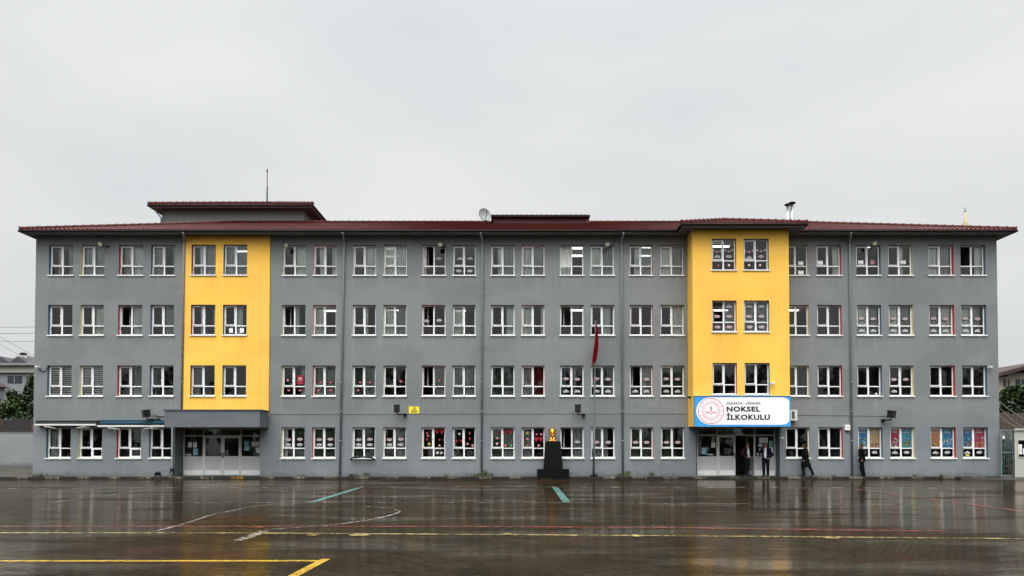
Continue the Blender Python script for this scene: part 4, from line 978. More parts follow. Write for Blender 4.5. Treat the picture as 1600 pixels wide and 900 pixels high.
for k in range(16):
    a = R(90 + k * 22.5); px_, pz_ = ecx + er * .82 * math.cos(a), ecz + er * .82 * math.sin(a)
    m.face([(px_ + (.042 if j % 2 == 0 else .019) * math.sin(j * math.pi / 5), yy, pz_ + (.042 if j % 2 == 0 else .019) * math.cos(j * math.pi / 5)) for j in range(9, -1, -1)], SR)
for k in range(40):                                                  # the ring of small lettering round the emblem, as strokes
    a = R(k * 9); px_, pz_ = ecx + er * .55 * math.cos(a), ecz + er * .55 * math.sin(a); d = Vector((math.cos(a), 0, math.sin(a))) * .022; t_ = Vector((-math.sin(a), 0, math.cos(a))) * (.010 if k % 3 else .018)
    p_ = Vector((px_, yy, pz_)); m.face([p_ - d - t_, p_ - d + t_, p_ + d + t_, p_ + d - t_], SRL)
m.face([(ecx - .05, yy, ecz - .04), (ecx + .05, yy, ecz - .04), (ecx + .022, yy, ecz + .06), (ecx - .022, yy, ecz + .06)], SRL)   # torch and flame
m.face([(x, yy - .001, z) for x, z in ((ecx, ecz + .27), (ecx - .055, ecz + .16), (ecx - .05, ecz + .09), (ecx, ecz + .06), (ecx + .05, ecz + .09), (ecx + .055, ecz + .16))], SR)
for s in (-1, 1):                                                    # open book
    pts = [(ecx, ecz - .16), (ecx + s * .12, ecz - .11), (ecx + s * .27, ecz - .12), (ecx + s * .27, ecz + .0), (ecx + s * .245, ecz + .0), (ecx + s * .245, ecz - .085), (ecx + s * .12, ecz - .075), (ecx, ecz - .115)]
    m.face([(x, yy, z) for x, z in (pts if s < 0 else pts)], SR)
    for j in range(3):
        z_ = ecz - .03 - j * .028; m.face([(ecx + s * .07, yy, z_), (ecx + s * .21, yy, z_), (ecx + s * .21, yy, z_ + .012), (ecx + s * .07, yy, z_ + .012)], SRL)
m.build('emblem', sign)
text_part('lettering', 'SAKARYA - HENDEK', sx(1135.2), sx(1188.6), szf(632.3), szf(628.1), SIGN_Y - .007, SGY, sign, 0.012)
text_part('lettering', 'NOKSEL', sx(1135.2), sx(1187.8), szf(643.3), szf(635.2), SIGN_Y - .007, SBK, sign, 0.045, spacing=1.12)
text_part('lettering', '\u0130LKOKULU', sx(1135.2), sx(1202.8), szf(656.2), szf(647.7), SIGN_Y - .007, SBK, sign, 0.045, spacing=1.12)

# yellow notice plate
np_ = thing('notice_plate', 'small yellow notice plate with dark lettering on the grey wall beside a speaker', 'sign', (FX(647), YF, FZ(646)))
m = MB(); a, b, c, d = FX(639, 640), FX(655.2, 640), FZ(646.0), FZ(635.4); m.box(a, b, YF - .022, YF - .002, c, d, mat('bright_yellow_plate', (0.80, 0.66, 0.02), 0.4, var=.04)); m.build('plate', np_)
m = MB()
for z_, w_, h_ in ((.80, .22, .035), (.56, .34, .022), (.37, .62, .026), (.18, .56, .030)):
    zz_ = c + (d - c) * z_; x_ = (a + b) / 2 - (b - a) * w_ / 2; rq = random.Random(int(z_ * 100))
    while x_ < (a + b) / 2 + (b - a) * w_ / 2:
        q_ = rq.uniform(.015, .035); m.face([(x_, YF - .025, zz_ - h_), (x_ + q_, YF - .025, zz_ - h_), (x_ + q_, YF - .025, zz_ + h_), (x_, YF - .025, zz_ + h_)], INK); x_ += q_ + .014
m.build('lettering', np_)

# ------------------------------------------------------------------ things fixed to the walls
def rotm(yaw, tilt=0): return Matrix.Rotation(R(yaw), 3, 'Z') @ Matrix.Rotation(R(tilt), 3, 'X')
GREYGLASS = mat('floodlight_glass', (0.30, 0.30, 0.22), 0.25, var=0.1)
def floodlight(px, py, yaw, label, y=YF):
    c = P(px, py, y - .42); t = thing('floodlight', label, 'floodlight', (c.x, y, c.z), 'floodlights over the top-floor windows'); rot = rotm(yaw, 14)
    m = MB(); m.obox(c, .24, .10, .22, BLACK, rot)
    for k in range(-2, 3): m.obox(c + rot @ Vector((k * .045, .065, 0)), .012, .05, .18, BLACK, rot)
    m.build('housing', t)
    g_ = MB(); g_.obox(c + rot @ Vector((0, -.055, 0)), .20, .012, .18, GREYGLASS, rot); g_.build('lens', t)
    b = MB(); b.tube([c + rot @ Vector((0, .08, -.02)), (c.x + .02, y - .16, c.z - .06), (c.x + .10, y - .03, c.z - .02)], .02, BLACK, 6); b.box(c.x + .04, c.x + .26, y - .03, y - .002, c.z - .05, c.z + .03, BLACK); b.build('bracket', t)
floodlight(157, 381.5, 12, 'small floodlight over the second top-floor window from the left end of the school')
floodlight(446.5, 383.5, 30, 'small floodlight at the corner of the first top-floor window right of the left yellow section')
floodlight(688, 382.5, 4, 'small floodlight above an open top-floor window between two downpipes')
floodlight(949, 382.0, -4, 'small floodlight on a top-floor window, straight above the flagpole')
floodlight(1367, 380.5, -30, 'small floodlight over a top-floor window holding a pink paper')

def speaker(px, py, w_, h_, yaw, arm, label):
    y = YF - .52; c = P(px, py, y); t = thing('wall_speaker', label, 'loudspeaker', (c.x, YF, c.z), 'black loudspeakers on the facade'); rot = rotm(yaw, 8)
    m = MB(); m.obox(c, w_, .30, h_, BLACK, rot); m.obox(c + Vector((0, 0, h_ / 2 + .012)), w_ + .06, .36, .024, BLACK, rot)
    m.build('cabinet', t)
    gq = MB(); gq.obox(c + rot @ Vector((0, -.157, .0)), w_ * .84, .012, h_ * .88, mat('speaker_cloth', (.022, .023, .024), .9), rot)
    for zz_, rr_ in ((-.07, .11), (.13, .05)):
        pts = [c + rot @ Vector((rr_ * math.cos(R(a_)), -.166, zz_ + rr_ * math.sin(R(a_)))) for a_ in range(0, 360, 24)]; gq.face(pts, mat('speaker_cone', (.008, .008, .009), .6))
    gq.build('front_cloth', t)
    b = MB(); ax = c.x + arm
    b.tube([c + Vector((0, .05, -h_ / 2)), c + Vector((0, .05, -h_ / 2 - .10)), (ax, YF - .12, c.z - h_ / 2 - .12)], .035, BLACK, 8)
    b.tube([(ax, YF - .14, c.z - h_ / 2 - .12), (ax, YF - .004, c.z - h_ / 2 - .12)], .085, BLACK, 12); b.build('bracket', t)
speaker(228.5, 646.5, .34, .36, -42, .42, 'black loudspeaker on the grey wall above the blue folded awning')
speaker(620, 638.5, .28, .36, 6, .36, 'black loudspeaker on the grey wall beside the yellow notice plate')
speaker(903, 638.5, .30, .38, -6, .34, 'black loudspeaker on the grey wall between the golden bust and the flagpole')
speaker(1393, 647.5, .36, .36, 40, -.22, 'black loudspeaker on the grey wall above a window with tall colour posters')

def camera_(px, py, y, dirx, label):
    c = P(px, py, y - .16); t = thing('security_camera', label, 'camera', (c.x, y, c.z), 'small white security cameras')
    m = MB(); m.tube([c + Vector((-dirx * .11, .02, .01)), c + Vector((dirx * .11, -.02, -.02))], .042, WHITE, 10); m.obox(c + Vector((dirx * .02, 0, .045)), .26, .10, .012, WHITE); m.build('camera_body', t)
    q = MB(); q.tube([c + Vector((dirx * .112, -.02, -.02)), c + Vector((dirx * .120, -.021, -.021))], .032, BLACK, 10); q.build('lens', t)
    b = MB(); b.tube([c + Vector((0, .02, -.03)), c + Vector((-dirx * .05, .10, -.06)), (c.x - dirx * .05, y - .003, c.z - .06)], .018, WHITE, 6); b.build('bracket', t)
    return c, t
cc_, ct_ = camera_(58.5, 573.0, YF, -1, 'white security camera with a drooping black cable at the left corner of the school')
m = MB(); m.tube([(FX(60, 573), YF - .03, FZ(574)), (FX(64, 578), YF - .02, FZ(579.5)), (FX(69, 578), YF - .02, FZ(581)), (FX(73, 577), YF - .02, FZ(577)), (FX(75, 574), YF - .02, FZ(573))], .016, BLACK, 5); m.build('cable', ct_)
camera_(1547, 573.6, YF, 1, 'white security camera at the right end of the grey wall')
camera_(1206.5, 599.0, YB, 1, 'small security camera on the yellow bay beside a dark window')
cc_, ct_ = camera_(1077.5, 621.0, YF - .5, -1, 'small dark camera on the side of the yellow bay left of the sign')
for ch in ct_.children:
    if ch.name.startswith('camera_body'): ch.data.materials[0] = BLACK

ac = thing('air_conditioner', 'white air conditioner unit on the grey wall right of the sign', 'air conditioner', (FX(1241), YF, FZ(656)))
ax0, ax1, az0, az1 = P(1236.5, 648, YF - .32).x, P(1246, 648, YF - .32).x, P(1240, 657, YF - .32).z, P(1240, 640.2, YF - .32).z
m = MB(); m.box(ax0 - .30, ax1, YF - .32, YF - .04, az0, az1, mat('aged_white_casing', (.60, .59, .54), .45, var=.12)); m.build('casing', ac)
m = MB(); m.box(ax0 + .03, ax0 + .17, YF - .333, YF - .321, az0 + .10, az1 - .08, mat('brown_grille', (.07, .055, .04), .6)); m.build('grille', ac)
m = MB(); m.box(ax0 - .2, ax0 - .16, YF - .30, YF - .003, az0 - .045, az0 - .002, GALV); m.box(ax1 - .1, ax1 - .06, YF - .30, YF - .003, az0 - .045, az0 - .002, GALV); m.build('bracket', ac)

al = thing('alarm_box', 'small white alarm box on the grey wall beside the right downpipe', 'alarm box', (FX(1323.5), YF, FZ(674)))
x0_, x1_, z0_, z1_ = FX(1319.6, 668), FX(1327.2, 668), FZ(672.2), FZ(663.8)
m = MB(); m.prism([(x0_, z0_), (x1_, z0_), (x1_, z1_ - .03), (x1_ - .04, z1_), (x0_ + .04, z1_), (x0_, z1_ - .03)], YF - .10, YF - .003, WHITE); m.build('casing', al)
m = MB(); m.prism([(x0_ + .01, z0_ - .003), (x0_ + .05, z0_ - .055), (x1_ - .05, z0_ - .055), (x1_ - .01, z0_ - .003)], YF - .09, YF - .004, BLACK); m.build('siren_lens', al)
m = MB(); m.box(x0_ + .05, x1_ - .05, YF - .104, YF - .101, z1_ - .14, z1_ - .10, ORANGE); m.build('badge', al)
pl = thing('door_plate', 'little pale plate on the wall right of the open entrance', 'plate', (FX(1221.5), YF, FZ(684)))
m = MB(); m.box(FX(1219.5, 684), FX(1225, 684), YF - .025, YF - .003, FZ(685.3), FZ(682.8), PAPER); m.box(FX(1220, 684), FX(1224.4, 684), YF - .027, YF - .0251, FZ(684.4), FZ(683.7), GREYINK); m.build('plate', pl)

# folded awnings
AWB = mat('blue_awning_cloth', (.018, .075, .115), .7, var=.15); AWD = mat('dark_awning_cloth', (.03, .032, .034), .8); AWW = mat('aged_white_metal', (.62, .61, .57), .4, var=.1)
def awning(pa, pb, za, zb, cloth, label):
    t = thing('folded_awning', label, 'awning', ((FX(pa) + FX(pb)) / 2, YF, FZ(za)), 'folded awnings over the ground-floor windows')
    xa, xb = P(pa, 660, YF - .3).x, P(pb, 660, YF - .3).x; z = P(100, za, YF - .3).z; z2 = P(100, zb, YF - .3).z
    m = MB(); m.tube([(xa + .03, YF - .16, z + .02), (xb - .03, YF - .16, z + .02)], .095, cloth, 12); m.build('cloth_roll', t)
    m = MB(); m.box(xa, xb, YF - .36, YF - .29, z2 - .03, z2 + .055, AWW); m.build('front_bar', t)
    m = MB(); m.box(xa - .02, xb + .02, YF - .26, YF - .01, z + .125, z + .15, AWD if cloth is AWD else AWB)
    for x_ in (xa + .01, xb - .05): m.box(x_, x_ + .04, YF - .27, YF - .012, z - .10, z + .123, AWD)
    m.build('hood', t)
    L = xb - xa; zz_ = z2 - .12
    for u0, u1 in ((.12, .42), (.86, .58)):
        a_ = MB(); a_.tube([(xa + L * u0, YF - .10, zz_ + .02), (xa + L * (u0 * .35 + u1 * .65), YF - .26, zz_ - .04)], .035, AWW, 8); a_.tube([(xa + L * (u0 * .35 + u1 * .65), YF - .26, zz_ - .04), (xa + L * (u0 * .9 + u1 * .1), YF - .33, zz_ + .06)], .03, AWW, 8); a_.build('arm', t)
awning(55, 150.5, 661.5, 664.0, AWD, 'folded awning with dark cloth over the two ground-floor windows at the left end')
awning(153, 257.5, 660.8, 666.0, AWB, 'folded awning with blue cloth beside the slab canopy')

# black rail below a ground-floor window
rl = thing('black_rail', 'black rail on brackets under a ground-floor window beside a downpipe', 'rail', (FX(566), YF, FZ(716)))
m = MB(); y_ = YF - .22
m.tube([(P(547.5, 718, y_).x, y_, P(547, 719, y_).z), (P(551, 716, y_).x, y_, P(551, 715, y_).z), (P(566, 715, y_).x, y_ - .03, P(566, 713.8, y_).z), (P(581, 715, y_).x, y_, P(581, 715, y_).z), (P(585.5, 718, y_).x, y_, P(585, 718.5, y_).z)], .045, BLACK, 8); m.build('bar', rl)
for px in (554, 578):
    m = MB(); q = P(px, 715, y_); m.box(q.x - .02, q.x + .02, y_, YF - .003, q.z - .03, q.z + .01, BLACK); m.build('bracket', rl)

# satellite dish
sd = thing('satellite_dish', 'grey satellite dish on the roof beside the dark red dormer', 'satellite dish', (FX(757, 345, 43.8), 43.8, 14.6))
c = P(756.6, 336.6, 43.6); rot = Matrix.Rotation(R(20), 3, 'Z') @ Matrix.Rotation(R(-16), 3, 'X'); m = MB(); DISH = mat('grey_dish', (.20, .205, .195), .45, var=.1)
N, K = 28, 6
rings = [[c + rot @ Vector((.345 * k / K * math.cos(2 * math.pi * j / N), -.10 * (k / K) ** 2, .42 * k / K * math.sin(2 * math.pi * j / N))) for j in range(N)] for k in range(K + 1)]
for off in (0.0, .018):
    for k in range(K):
        for j in range(N):
            q = [rings[k][j], rings[k + 1][j], rings[k + 1][(j + 1) % N], rings[k][(j + 1) % N]]; q = [v + rot @ Vector((0, off, 0)) for v in q]
            m.face(q if off else q[::-1], DISH, True)
m.build('reflector', sd)
m = MB(); rim = [p + rot @ Vector((0, .008, 0)) for p in rings[K]]; m.tube(rim + [rim[0]], .016, BLACK, 6, False); m.build('rim', sd)
m = MB(); m.tube([c + rot @ Vector((0, .0, -.40)), c + rot @ Vector((0.02, -.35, -.30)), c + rot @ Vector((0.02, -.48, -.06))], .018, BLACK, 6); m.tube([c + rot @ Vector((.02, -.50, -.08)), c + rot @ Vector((.02, -.42, -.01))], .04, BLACK, 8); m.build('feed_arm', sd)
m = MB(); m.tube([c + rot @ Vector((0, .03, 0)), (c.x, c.y + .16, c.z - .12), (c.x, c.y + .16, c.z - 1.3)], .028, GALV, 8); m.tube([(c.x, c.y + .14, c.z - .36), (c.x + .75, c.y + .55, c.z - .32)], .02, BLACK, 6); m.build('mast', sd)

# lightning rod on the stair tower
lr = thing('lightning_rod', 'thin dark lightning rod standing on the tower roof', 'lightning rod', (P(417.3, 318, 46).x, 46, 15.9))
b0, b1 = P(417.3, 316, 46), P(417.6, 262.5, 46)
m = MB(); m.tube([(b0.x, 46, b0.z - .8), (b0.x, 46, b0.z + 1.0), (b0.x, 46, b0.z + 1.01), (b1.x, 46, b1.z - .15)], [.045, .042, .028, .024], BLACK, 8); m.tube([(b1.x, 46, b1.z - .15), (b1.x, 46, b1.z + .1)], [.02, .004], BLACK, 6); m.build('pole', lr)
m = MB(); m.blob((b1.x, 46, b1.z - .18), .055, .055, .09, BLACK, 8, 6); m.build('rod_head', lr)

# ------------------------------------------------------------------ flagpole and flag
FPY = 37.55; fb = P(927.5, 745, FPY).x; ft = P(930.3, 500, FPY)
fp = thing('flagpole', 'slim grey flagpole in front of the grey wall', 'flagpole', (fb, FPY, PAVE_Z))
m = MB(); POLE = mat('dark_grey_pole', (.10, .105, .105), .45, .3, var=.2, nscale=1.5)
zs_ = [PAVE_Z, PAVE_Z + 2.6, PAVE_Z + 2.601, PAVE_Z + 5.2, PAVE_Z + 5.201, ft.z]; m.tube([(fb + (ft.x - fb) * (z - PAVE_Z) / (ft.z - PAVE_Z), FPY, z) for z in zs_], [.058, .056, .044, .042, .034, .028], POLE, 10); m.build('pole', fp)
m = MB(); m.blob((ft.x, FPY, ft.z + .04), .055, .055, .05, BLACK, 10, 6); m.build('finial', fp)
m = MB(); m.tube([(fb + .01, FPY - .06, 1.3), (ft.x - .01, FPY - .045, ft.z - .1)], .006, BLACK, 4); m.build('halyard', fp)
m = MB(); m.box(fb - .16, fb + .16, FPY - .13, FPY + .16, PAVE_Z + .002, PAVE_Z + .10, BLACKM); m.build('base', fp)
fl = thing('flag', 'red flag with a white crescent hanging limp from the flagpole', 'flag', (ft.x, FPY, P(930, 537, FPY).z))
FLAGM = mat('deep_red_cloth', (.155, .003, .010), .85, var=.15, nscale=6, spec=.05); FLAGW = mat('white_flag_print', (.36, .24, .26), .8, spec=.05)
m = MB(); ZT, ZB = P(931, 505.5, FPY).z, P(930, 569.5, FPY).z; nz_, nu = 40, 30; grid = []
for i in range(nz_ + 1):
    v = i / nz_; z = ZT + (ZB - ZT) * v
    wl = .04 + .19 * min(1, v * 1.9) ** .8; wl *= 1 if v < .86 else 1 - (v - .86) * 2.9
    cxp = ft.x + (fb - ft.x) * v * .24 + .055 - .10 * v + .035 * math.sin(v * 4.2)
    row_ = []
    for j in range(nu + 1):
        u = j / nu; x_ = cxp - wl * .55 + wl * (u + .13 * math.sin(u * 6.28 * 2.0 + v * 2.2)); y_ = FPY - .10 - .075 * math.sin(u * 6.28 * 2.6 + v * 3.0) * (.25 + v * .75)
        row_.append(Vector((x_, y_, z - .06 * math.sin(u * 5 + 1) * v)))
    grid.append(row_)
for i in range(nz_):
    for j in range(nu):
        vv_, uu_ = (i + .5) / nz_, (j + .5) / nu
        crest = .30 < vv_ < .52 and .52 < uu_ < .74 and not (.35 < vv_ < .47 and .60 < uu_ < .72)
        m.face([grid[i][j], grid[i + 1][j], grid[i + 1][j + 1], grid[i][j + 1]], FLAGW if crest and vv_ < .46 else FLAGM, True)
m.build('cloth', fl)

# ------------------------------------------------------------------ remeshed figures
def capsule(m, p0, r0, p1, r1, n=12, k=3, material=None):
    p0, p1 = Vector(p0), Vector(p1); d = (p1 - p0); L = d.length or 1e-6; d = d / L
    pts, rs = [], []
    for i in range(k + 1):
        a = math.pi / 2 * i / k; pts.append(p0 - d * r0 * math.cos(a)); rs.append(max(r0 * math.sin(a), .0008))
    for i in range(k + 1):
        a = math.pi / 2 * i / k; pts.append(p1 + d * r1 * math.sin(a)); rs.append(max(r1 * math.cos(a), .0008))
    out_p, out_r = [pts[0]], [rs[0]]
    for p, r in zip(pts[1:], rs[1:]):
        if (p - out_p[-1]).length > 1e-5: out_p.append(p); out_r.append(r)
    m.tube(out_p, out_r, material, n)
def fuse(m, name, parent, material, voxel=.011, cut=None, smooth=4, loc=Vector()):
    me = bpy.data.meshes.new('raw'); me.from_pydata([tuple(v) for v in m.v], [], m.f); o = bpy.data.objects.new('raw', me); COL.objects.link(o)
    a = o.modifiers.new('r', 'REMESH'); a.mode = 'VOXEL'; a.voxel_size = voxel
    b = o.modifiers.new('s', 'SMOOTH'); b.iterations = smooth; b.factor = .5
    dg = bpy.context.evaluated_depsgraph_get(); me2 = bpy.data.meshes.new_from_object(o.evaluated_get(dg)); bpy.data.objects.remove(o)
    if cut:
        bm = bmesh.new(); bm.from_mesh(me2); bmesh.ops.delete(bm, geom=[f for f in bm.faces if cut(f.calc_center_median())], context='FACES'); bm.to_mesh(me2); bm.free()
    me2.name = name; me2.materials.clear(); me2.materials.append(material)
    me2.polygons.foreach_set('use_smooth', [True] * len(me2.polygons))
    if loc.length: me2.transform(Matrix.Translation(-loc))
    o = bpy.data.objects.new(name, me2); COL.objects.link(o)
    if parent: o.parent = parent
    return o

# golden bust on its black pedestal
PDY = 37.62; pc = P(864, 720, PDY).x
mo = thing('bust_monument', 'golden bust of a man on a tapered black stone pedestal', 'monument', (pc, PDY, PAVE_Z))
def taper(m, cx, cy, z0, z1, w0, w1, d0, d1, material):
    a = [(cx - w0 / 2, cy - d0 / 2, z0), (cx + w0 / 2, cy - d0 / 2, z0), (cx + w0 / 2, cy + d0 / 2, z0), (cx - w0 / 2, cy + d0 / 2, z0)]
    b = [(cx - w1 / 2, cy - d1 / 2, z1), (cx + w1 / 2, cy - d1 / 2, z1), (cx + w1 / 2, cy + d1 / 2, z1), (cx - w1 / 2, cy + d1 / 2, z1)]
    m.face(b, material); m.face(a[::-1], material)
    for i in range(4): j = (i + 1) % 4; m.face([a[i], a[j], b[j], b[i]], material)
zb_, zm_, zt_ = PAVE_Z + .002, P(864, 733.2, PDY - .33).z, P(864, 689.6, PDY - .2).z
m = MB(); taper(m, pc, PDY, zb_, zm_, 1.64, 1.64, .62, .62, BLACKM); m.build('base_block', mo)
m = MB(); taper(m, pc + .0, PDY, zm_ + .001, zt_, 1.0, .78, .52, .42, BLACKM); m.build('pedestal', mo)
GOLD = mat('gold_paint', (.74, .31, .040), .26, .95, var=.10, nscale=14)
GOLDD = mat('dark_gold_hair_eye_shade', (.20, .055, .006), .4, .6, var=.2, nscale=20)  # darker gold: tone of the hair, and shade painted into the eyes
g0 = Vector((pc - .03, PDY - .04, zt_))
q = MB(); S_ = 1.0
def gp(x, y, z): return g0 + Vector((x, y, z)) * S_
taper(q, g0.x, g0.y, zt_ + .001, zt_ + .06, .33, .31, .26, .24, GOLD)
capsule(q, gp(-.09, 0, .10), .075, gp(.09, 0, .10), .075, material=GOLD); capsule(q, gp(-.10, 0, .08), .06, gp(0, .01, .17), .085, material=GOLD); capsule(q, gp(.10, 0, .08), .06, gp(0, .01, .17), .085, material=GOLD)
capsule(q, gp(0, .01, .14), .095, gp(0, .0, .30), .088, material=GOLD)
q.blob(gp(0, 0, .47), .165, .19, .225, GOLD, 20, 14); q.blob(gp(0, -.06, .345), .128, .11, .10, GOLD, 14, 10)     # skull, jaw
capsule(q, gp(0, -.185, .50), .016, gp(0, -.222, .425), .030, material=GOLD)                                       # nose
capsule(q, gp(-.115, -.135, .525), .026, gp(-.03, -.178, .515), .026, material=GOLD); capsule(q, gp(.115, -.135, .525), .026, gp(.03, -.178, .515), .026, material=GOLD)
capsule(q, gp(-.045, -.165, .362), .019, gp(.045, -.165, .362), .019, material=GOLD); q.blob(gp(0, -.155, .295), .045, .035, .035, GOLD)
for s in (-1, 1):
    q.blob(gp(s * .085, -.125, .435), .05, .045, .04, GOLD); q.blob(gp(s * .172, .01, .455), .028, .045, .07, GOLD)
    capsule(q, gp(s * .02, -.12, .05), .022, gp(s * .10, -.03, .20), .03, material=GOLD)                           # collar
fuse(q, 'bust', mo, GOLD, .009, smooth=3, loc=ROOTLOC[mo.name])
q = MB(); q.blob(gp(0, .045, .535), .178, .178, .180, GOLD, 20, 14); capsule(q, gp(-.09, -.04, .635), .055, gp(.08, -.06, .64), .055, material=GOLD)
for s in (-1, 1): capsule(q, gp(s * .165, .01, .50), .035, gp(s * .16, .05, .56), .05, material=GOLD)
bust_hair = fuse(q, 'hair', mo, GOLDD, .010, smooth=3, loc=ROOTLOC[mo.name])
q = MB()
for s in (-1, 1): q.blob(gp(s * .068, -.160, .485), .042, .018, .022, GOLDD, 10, 6)  # shadowed eye hollows, their shade put into the dark gold colour
q.build('eye', mo)

# ------------------------------------------------------------------ people
SKIN = mat('skin', (.27, .115, .075), .55, var=.08, nscale=9); HAIRB = mat('dark_hair', (.008, .006, .005), .6, var=.3, nscale=30, spec=.15); HAIRG = mat('greying_hair', (.035, .03, .027), .6, var=.3, nscale=30, spec=.15)
SUIT = mat('near_black_suit', (.006, .0062, .009), .85, var=.2, spec=.08); NAVY = mat('dark_navy_suit', (.007, .008, .015), .85, var=.2, spec=.08); BROWN = mat('dark_brown_jacket', (.026, .013, .015), .8, var=.2, spec=.1)
SHIRT = mat('white_shirt', (.70, .72, .76), .7, var=.06); SHOE = mat('black_shoe', (.010, .010, .010), .4); COAT = mat('black_coat', (.0045, .0048, .006), .9, var=.25, spec=.06); EYEM = mat('eye_dark', (.02, .015, .012), .2)
def person(label, loc, yaw, H=1.74, J=None, jacket=SUIT, trousers=SUIT, shirt=None, coat_hem=None, open_w=0.0, hair=HAIRB, hat=None, head_turn=0, build=1.0, tie=None, scarf=None):
    """a standing figure facing -y, then turned by yaw; J overrides joints (in metres for H = 1.74)"""
    t = thing('person', label, 'person', loc); k = H / 1.74
    D = dict(head=(0, -.015, 1.60), neck=(0, .01, 1.47), chest=(0, .0, 1.28), waist=(0, .0, 1.06), hip=(0, .01, .95),
             shL=(.185, .015, 1.41), shR=(-.185, .015, 1.41), elL=(.235, .03, 1.13), elR=(-.235, .03, 1.13), wrL=(.245, -.05, .89), wrR=(-.245, -.05, .89),
             hpL=(.095, .0, .92), hpR=(-.095, .0, .92), knL=(.105, -.02, .50), knR=(-.105, -.02, .50), anL=(.11, .03, .09), anR=(-.11, .03, .09), toL=(.13, -.15, .035), toR=(-.13, -.15, .035), hdL=None, hdR=None)
    D.update(J or {}); V_ = {n: Vector(p) * k for n, p in D.items() if p is not None}
    rz = Matrix.Rotation(R(yaw), 4, 'Z')
    def put(o): o.data.transform(rz); return o
    B = build
    # body: one continuous surface
    b = MB(); hd = V_['head']; ht = Matrix.Rotation(R(head_turn), 3, 'Z'); hp = lambda x, y, z: hd + ht @ Vector((x, y, z)) * k
    b.blob(hd + Vector((0, 0, .025)) * k, .076 * k, .094 * k, .112 * k, SKIN, 18, 12); b.blob(hp(0, -.03, -.062), .052 * k, .060 * k, .050 * k, SKIN, 14, 10)
    capsule(b, hp(0, -.092, .030), .007 * k, hp(0, -.112, -.010), .014 * k, material=SKIN); capsule(b, hp(-.022, -.084, -.048), .008 * k, hp(.022, -.084, -.048), .008 * k, material=SKIN)
    b.blob(hp(0, -.078, -.085), .024 * k, .02 * k, .02 * k, SKIN)
    for s in (-1, 1):
        b.blob(hp(s * .078, .01, .005), .012 * k, .022 * k, .032 * k, SKIN, 10, 8); capsule(b, hp(s * .045, -.076, .045), .010 * k, hp(s * .014, -.090, .042), .010 * k, material=SKIN)
    capsule(b, V_['neck'] - Vector((0, 0, .05)) * k, .058 * k, hd - Vector((0, -.015, .05)) * k, .052 * k, material=SKIN)
    capsule(b, V_['shL'] * .8 + V_['shR'] * .2, .075 * k, V_['shR'] * .8 + V_['shL'] * .2, .075 * k, material=SKIN)
    capsule(b, V_['chest'], .125 * k, V_['waist'], .115 * k * B, material=SKIN); capsule(b, V_['waist'], .115 * k * B, V_['hip'], .125 * k, material=SKIN)
    for s in 'LR':
        sg = 1 if s == 'L' else -1
        capsule(b, V_['sh' + s], .052 * k, V_['el' + s], .040 * k, material=SKIN); capsule(b, V_['el' + s], .040 * k, V_['wr' + s], .027 * k, material=SKIN)
        capsule(b, V_['hp' + s], .085 * k, V_['kn' + s], .056 * k, material=SKIN); capsule(b, V_['kn' + s], .054 * k, V_['an' + s], .036 * k, material=SKIN); capsule(b, V_['an' + s] - Vector((0, 0, .03)) * k, .035 * k, V_['to' + s], .028 * k, material=SKIN)
        w_, e_ = V_['wr' + s], V_['el' + s]; fw = (V_['hd' + s] - w_).normalized() if 'hd' + s in V_ else (w_ - e_).normalized()
        side = fw.cross(Vector((sg, 0, 0))); side = side.normalized() if side.length > .2 else Vector((0, -1, 0)); nrm = fw.cross(side).normalized()
        capsule(b, w_ + fw * .02 * k, .026 * k, w_ + fw * .075 * k, .030 * k, material=SKIN)
        for i, (ln, of) in enumerate(((.068, .026), (.078, .009), (.072, -.009), (.056, -.025))):                     # four fingers, bent at the knuckles
            a0 = w_ + fw * .085 * k + side * of * k; a1 = a0 + fw * ln * .55 * k + nrm * .010 * k * sg; a2 = a1 + fw * ln * .38 * k + nrm * .024 * k * sg
            capsule(b, a0 - fw * .02 * k, .0105 * k, a1, .0095 * k, 8, 2, SKIN); capsule(b, a1, .0095 * k, a2, .0085 * k, 8, 2, SKIN)
        t0 = w_ + fw * .03 * k + side * .022 * k; t1 = t0 + (fw * .6 + side * .8).normalized() * .045 * k; capsule(b, t0, .013 * k, t1, .011 * k, 8, 2, SKIN); capsule(b, t1, .011 * k, t1 + fw * .030 * k, .009 * k, 8, 2, SKIN)
    put(fuse(b, 'body', t, SKIN, .0085 * k, smooth=2))
    # trousers and shoes
    q = MB(); capsule(q, V_['hip'] + Vector((0, 0, .07)) * k, .138 * k * B, V_['hip'], .150 * k, material=trousers)
    for s in 'LR':
        capsule(q, V_['hp' + s], .108 * k, V_['kn' + s], .080 * k, material=trousers); capsule(q, V_['kn' + s], .080 * k, V_['an' + s] + Vector((0, 0, .0)) * k, .068 * k, material=trousers)
    put(fuse(q, 'trousers', t, trousers, .013 * k, smooth=3))
    for s in 'LR':
        q = MB(); a_, o_ = V_['an' + s], V_['to' + s]; d_ = (o_ - a_); capsule(q, a_ - Vector((0, 0, .035)) * k - d_ * .22, .045 * k, o_ - d_ * .25, .046 * k, material=SHOE); capsule(q, o_ - d_ * .3, .045 * k, o_ + d_ * .15, .036 * k, material=SHOE); q.v = [Vector((v.x, v.y, max(v.z, min(a_.z, o_.z) - .034 * k))) for v in q.v]
        put(fuse(q, 'shoe', t, SHOE, .010 * k, smooth=1))
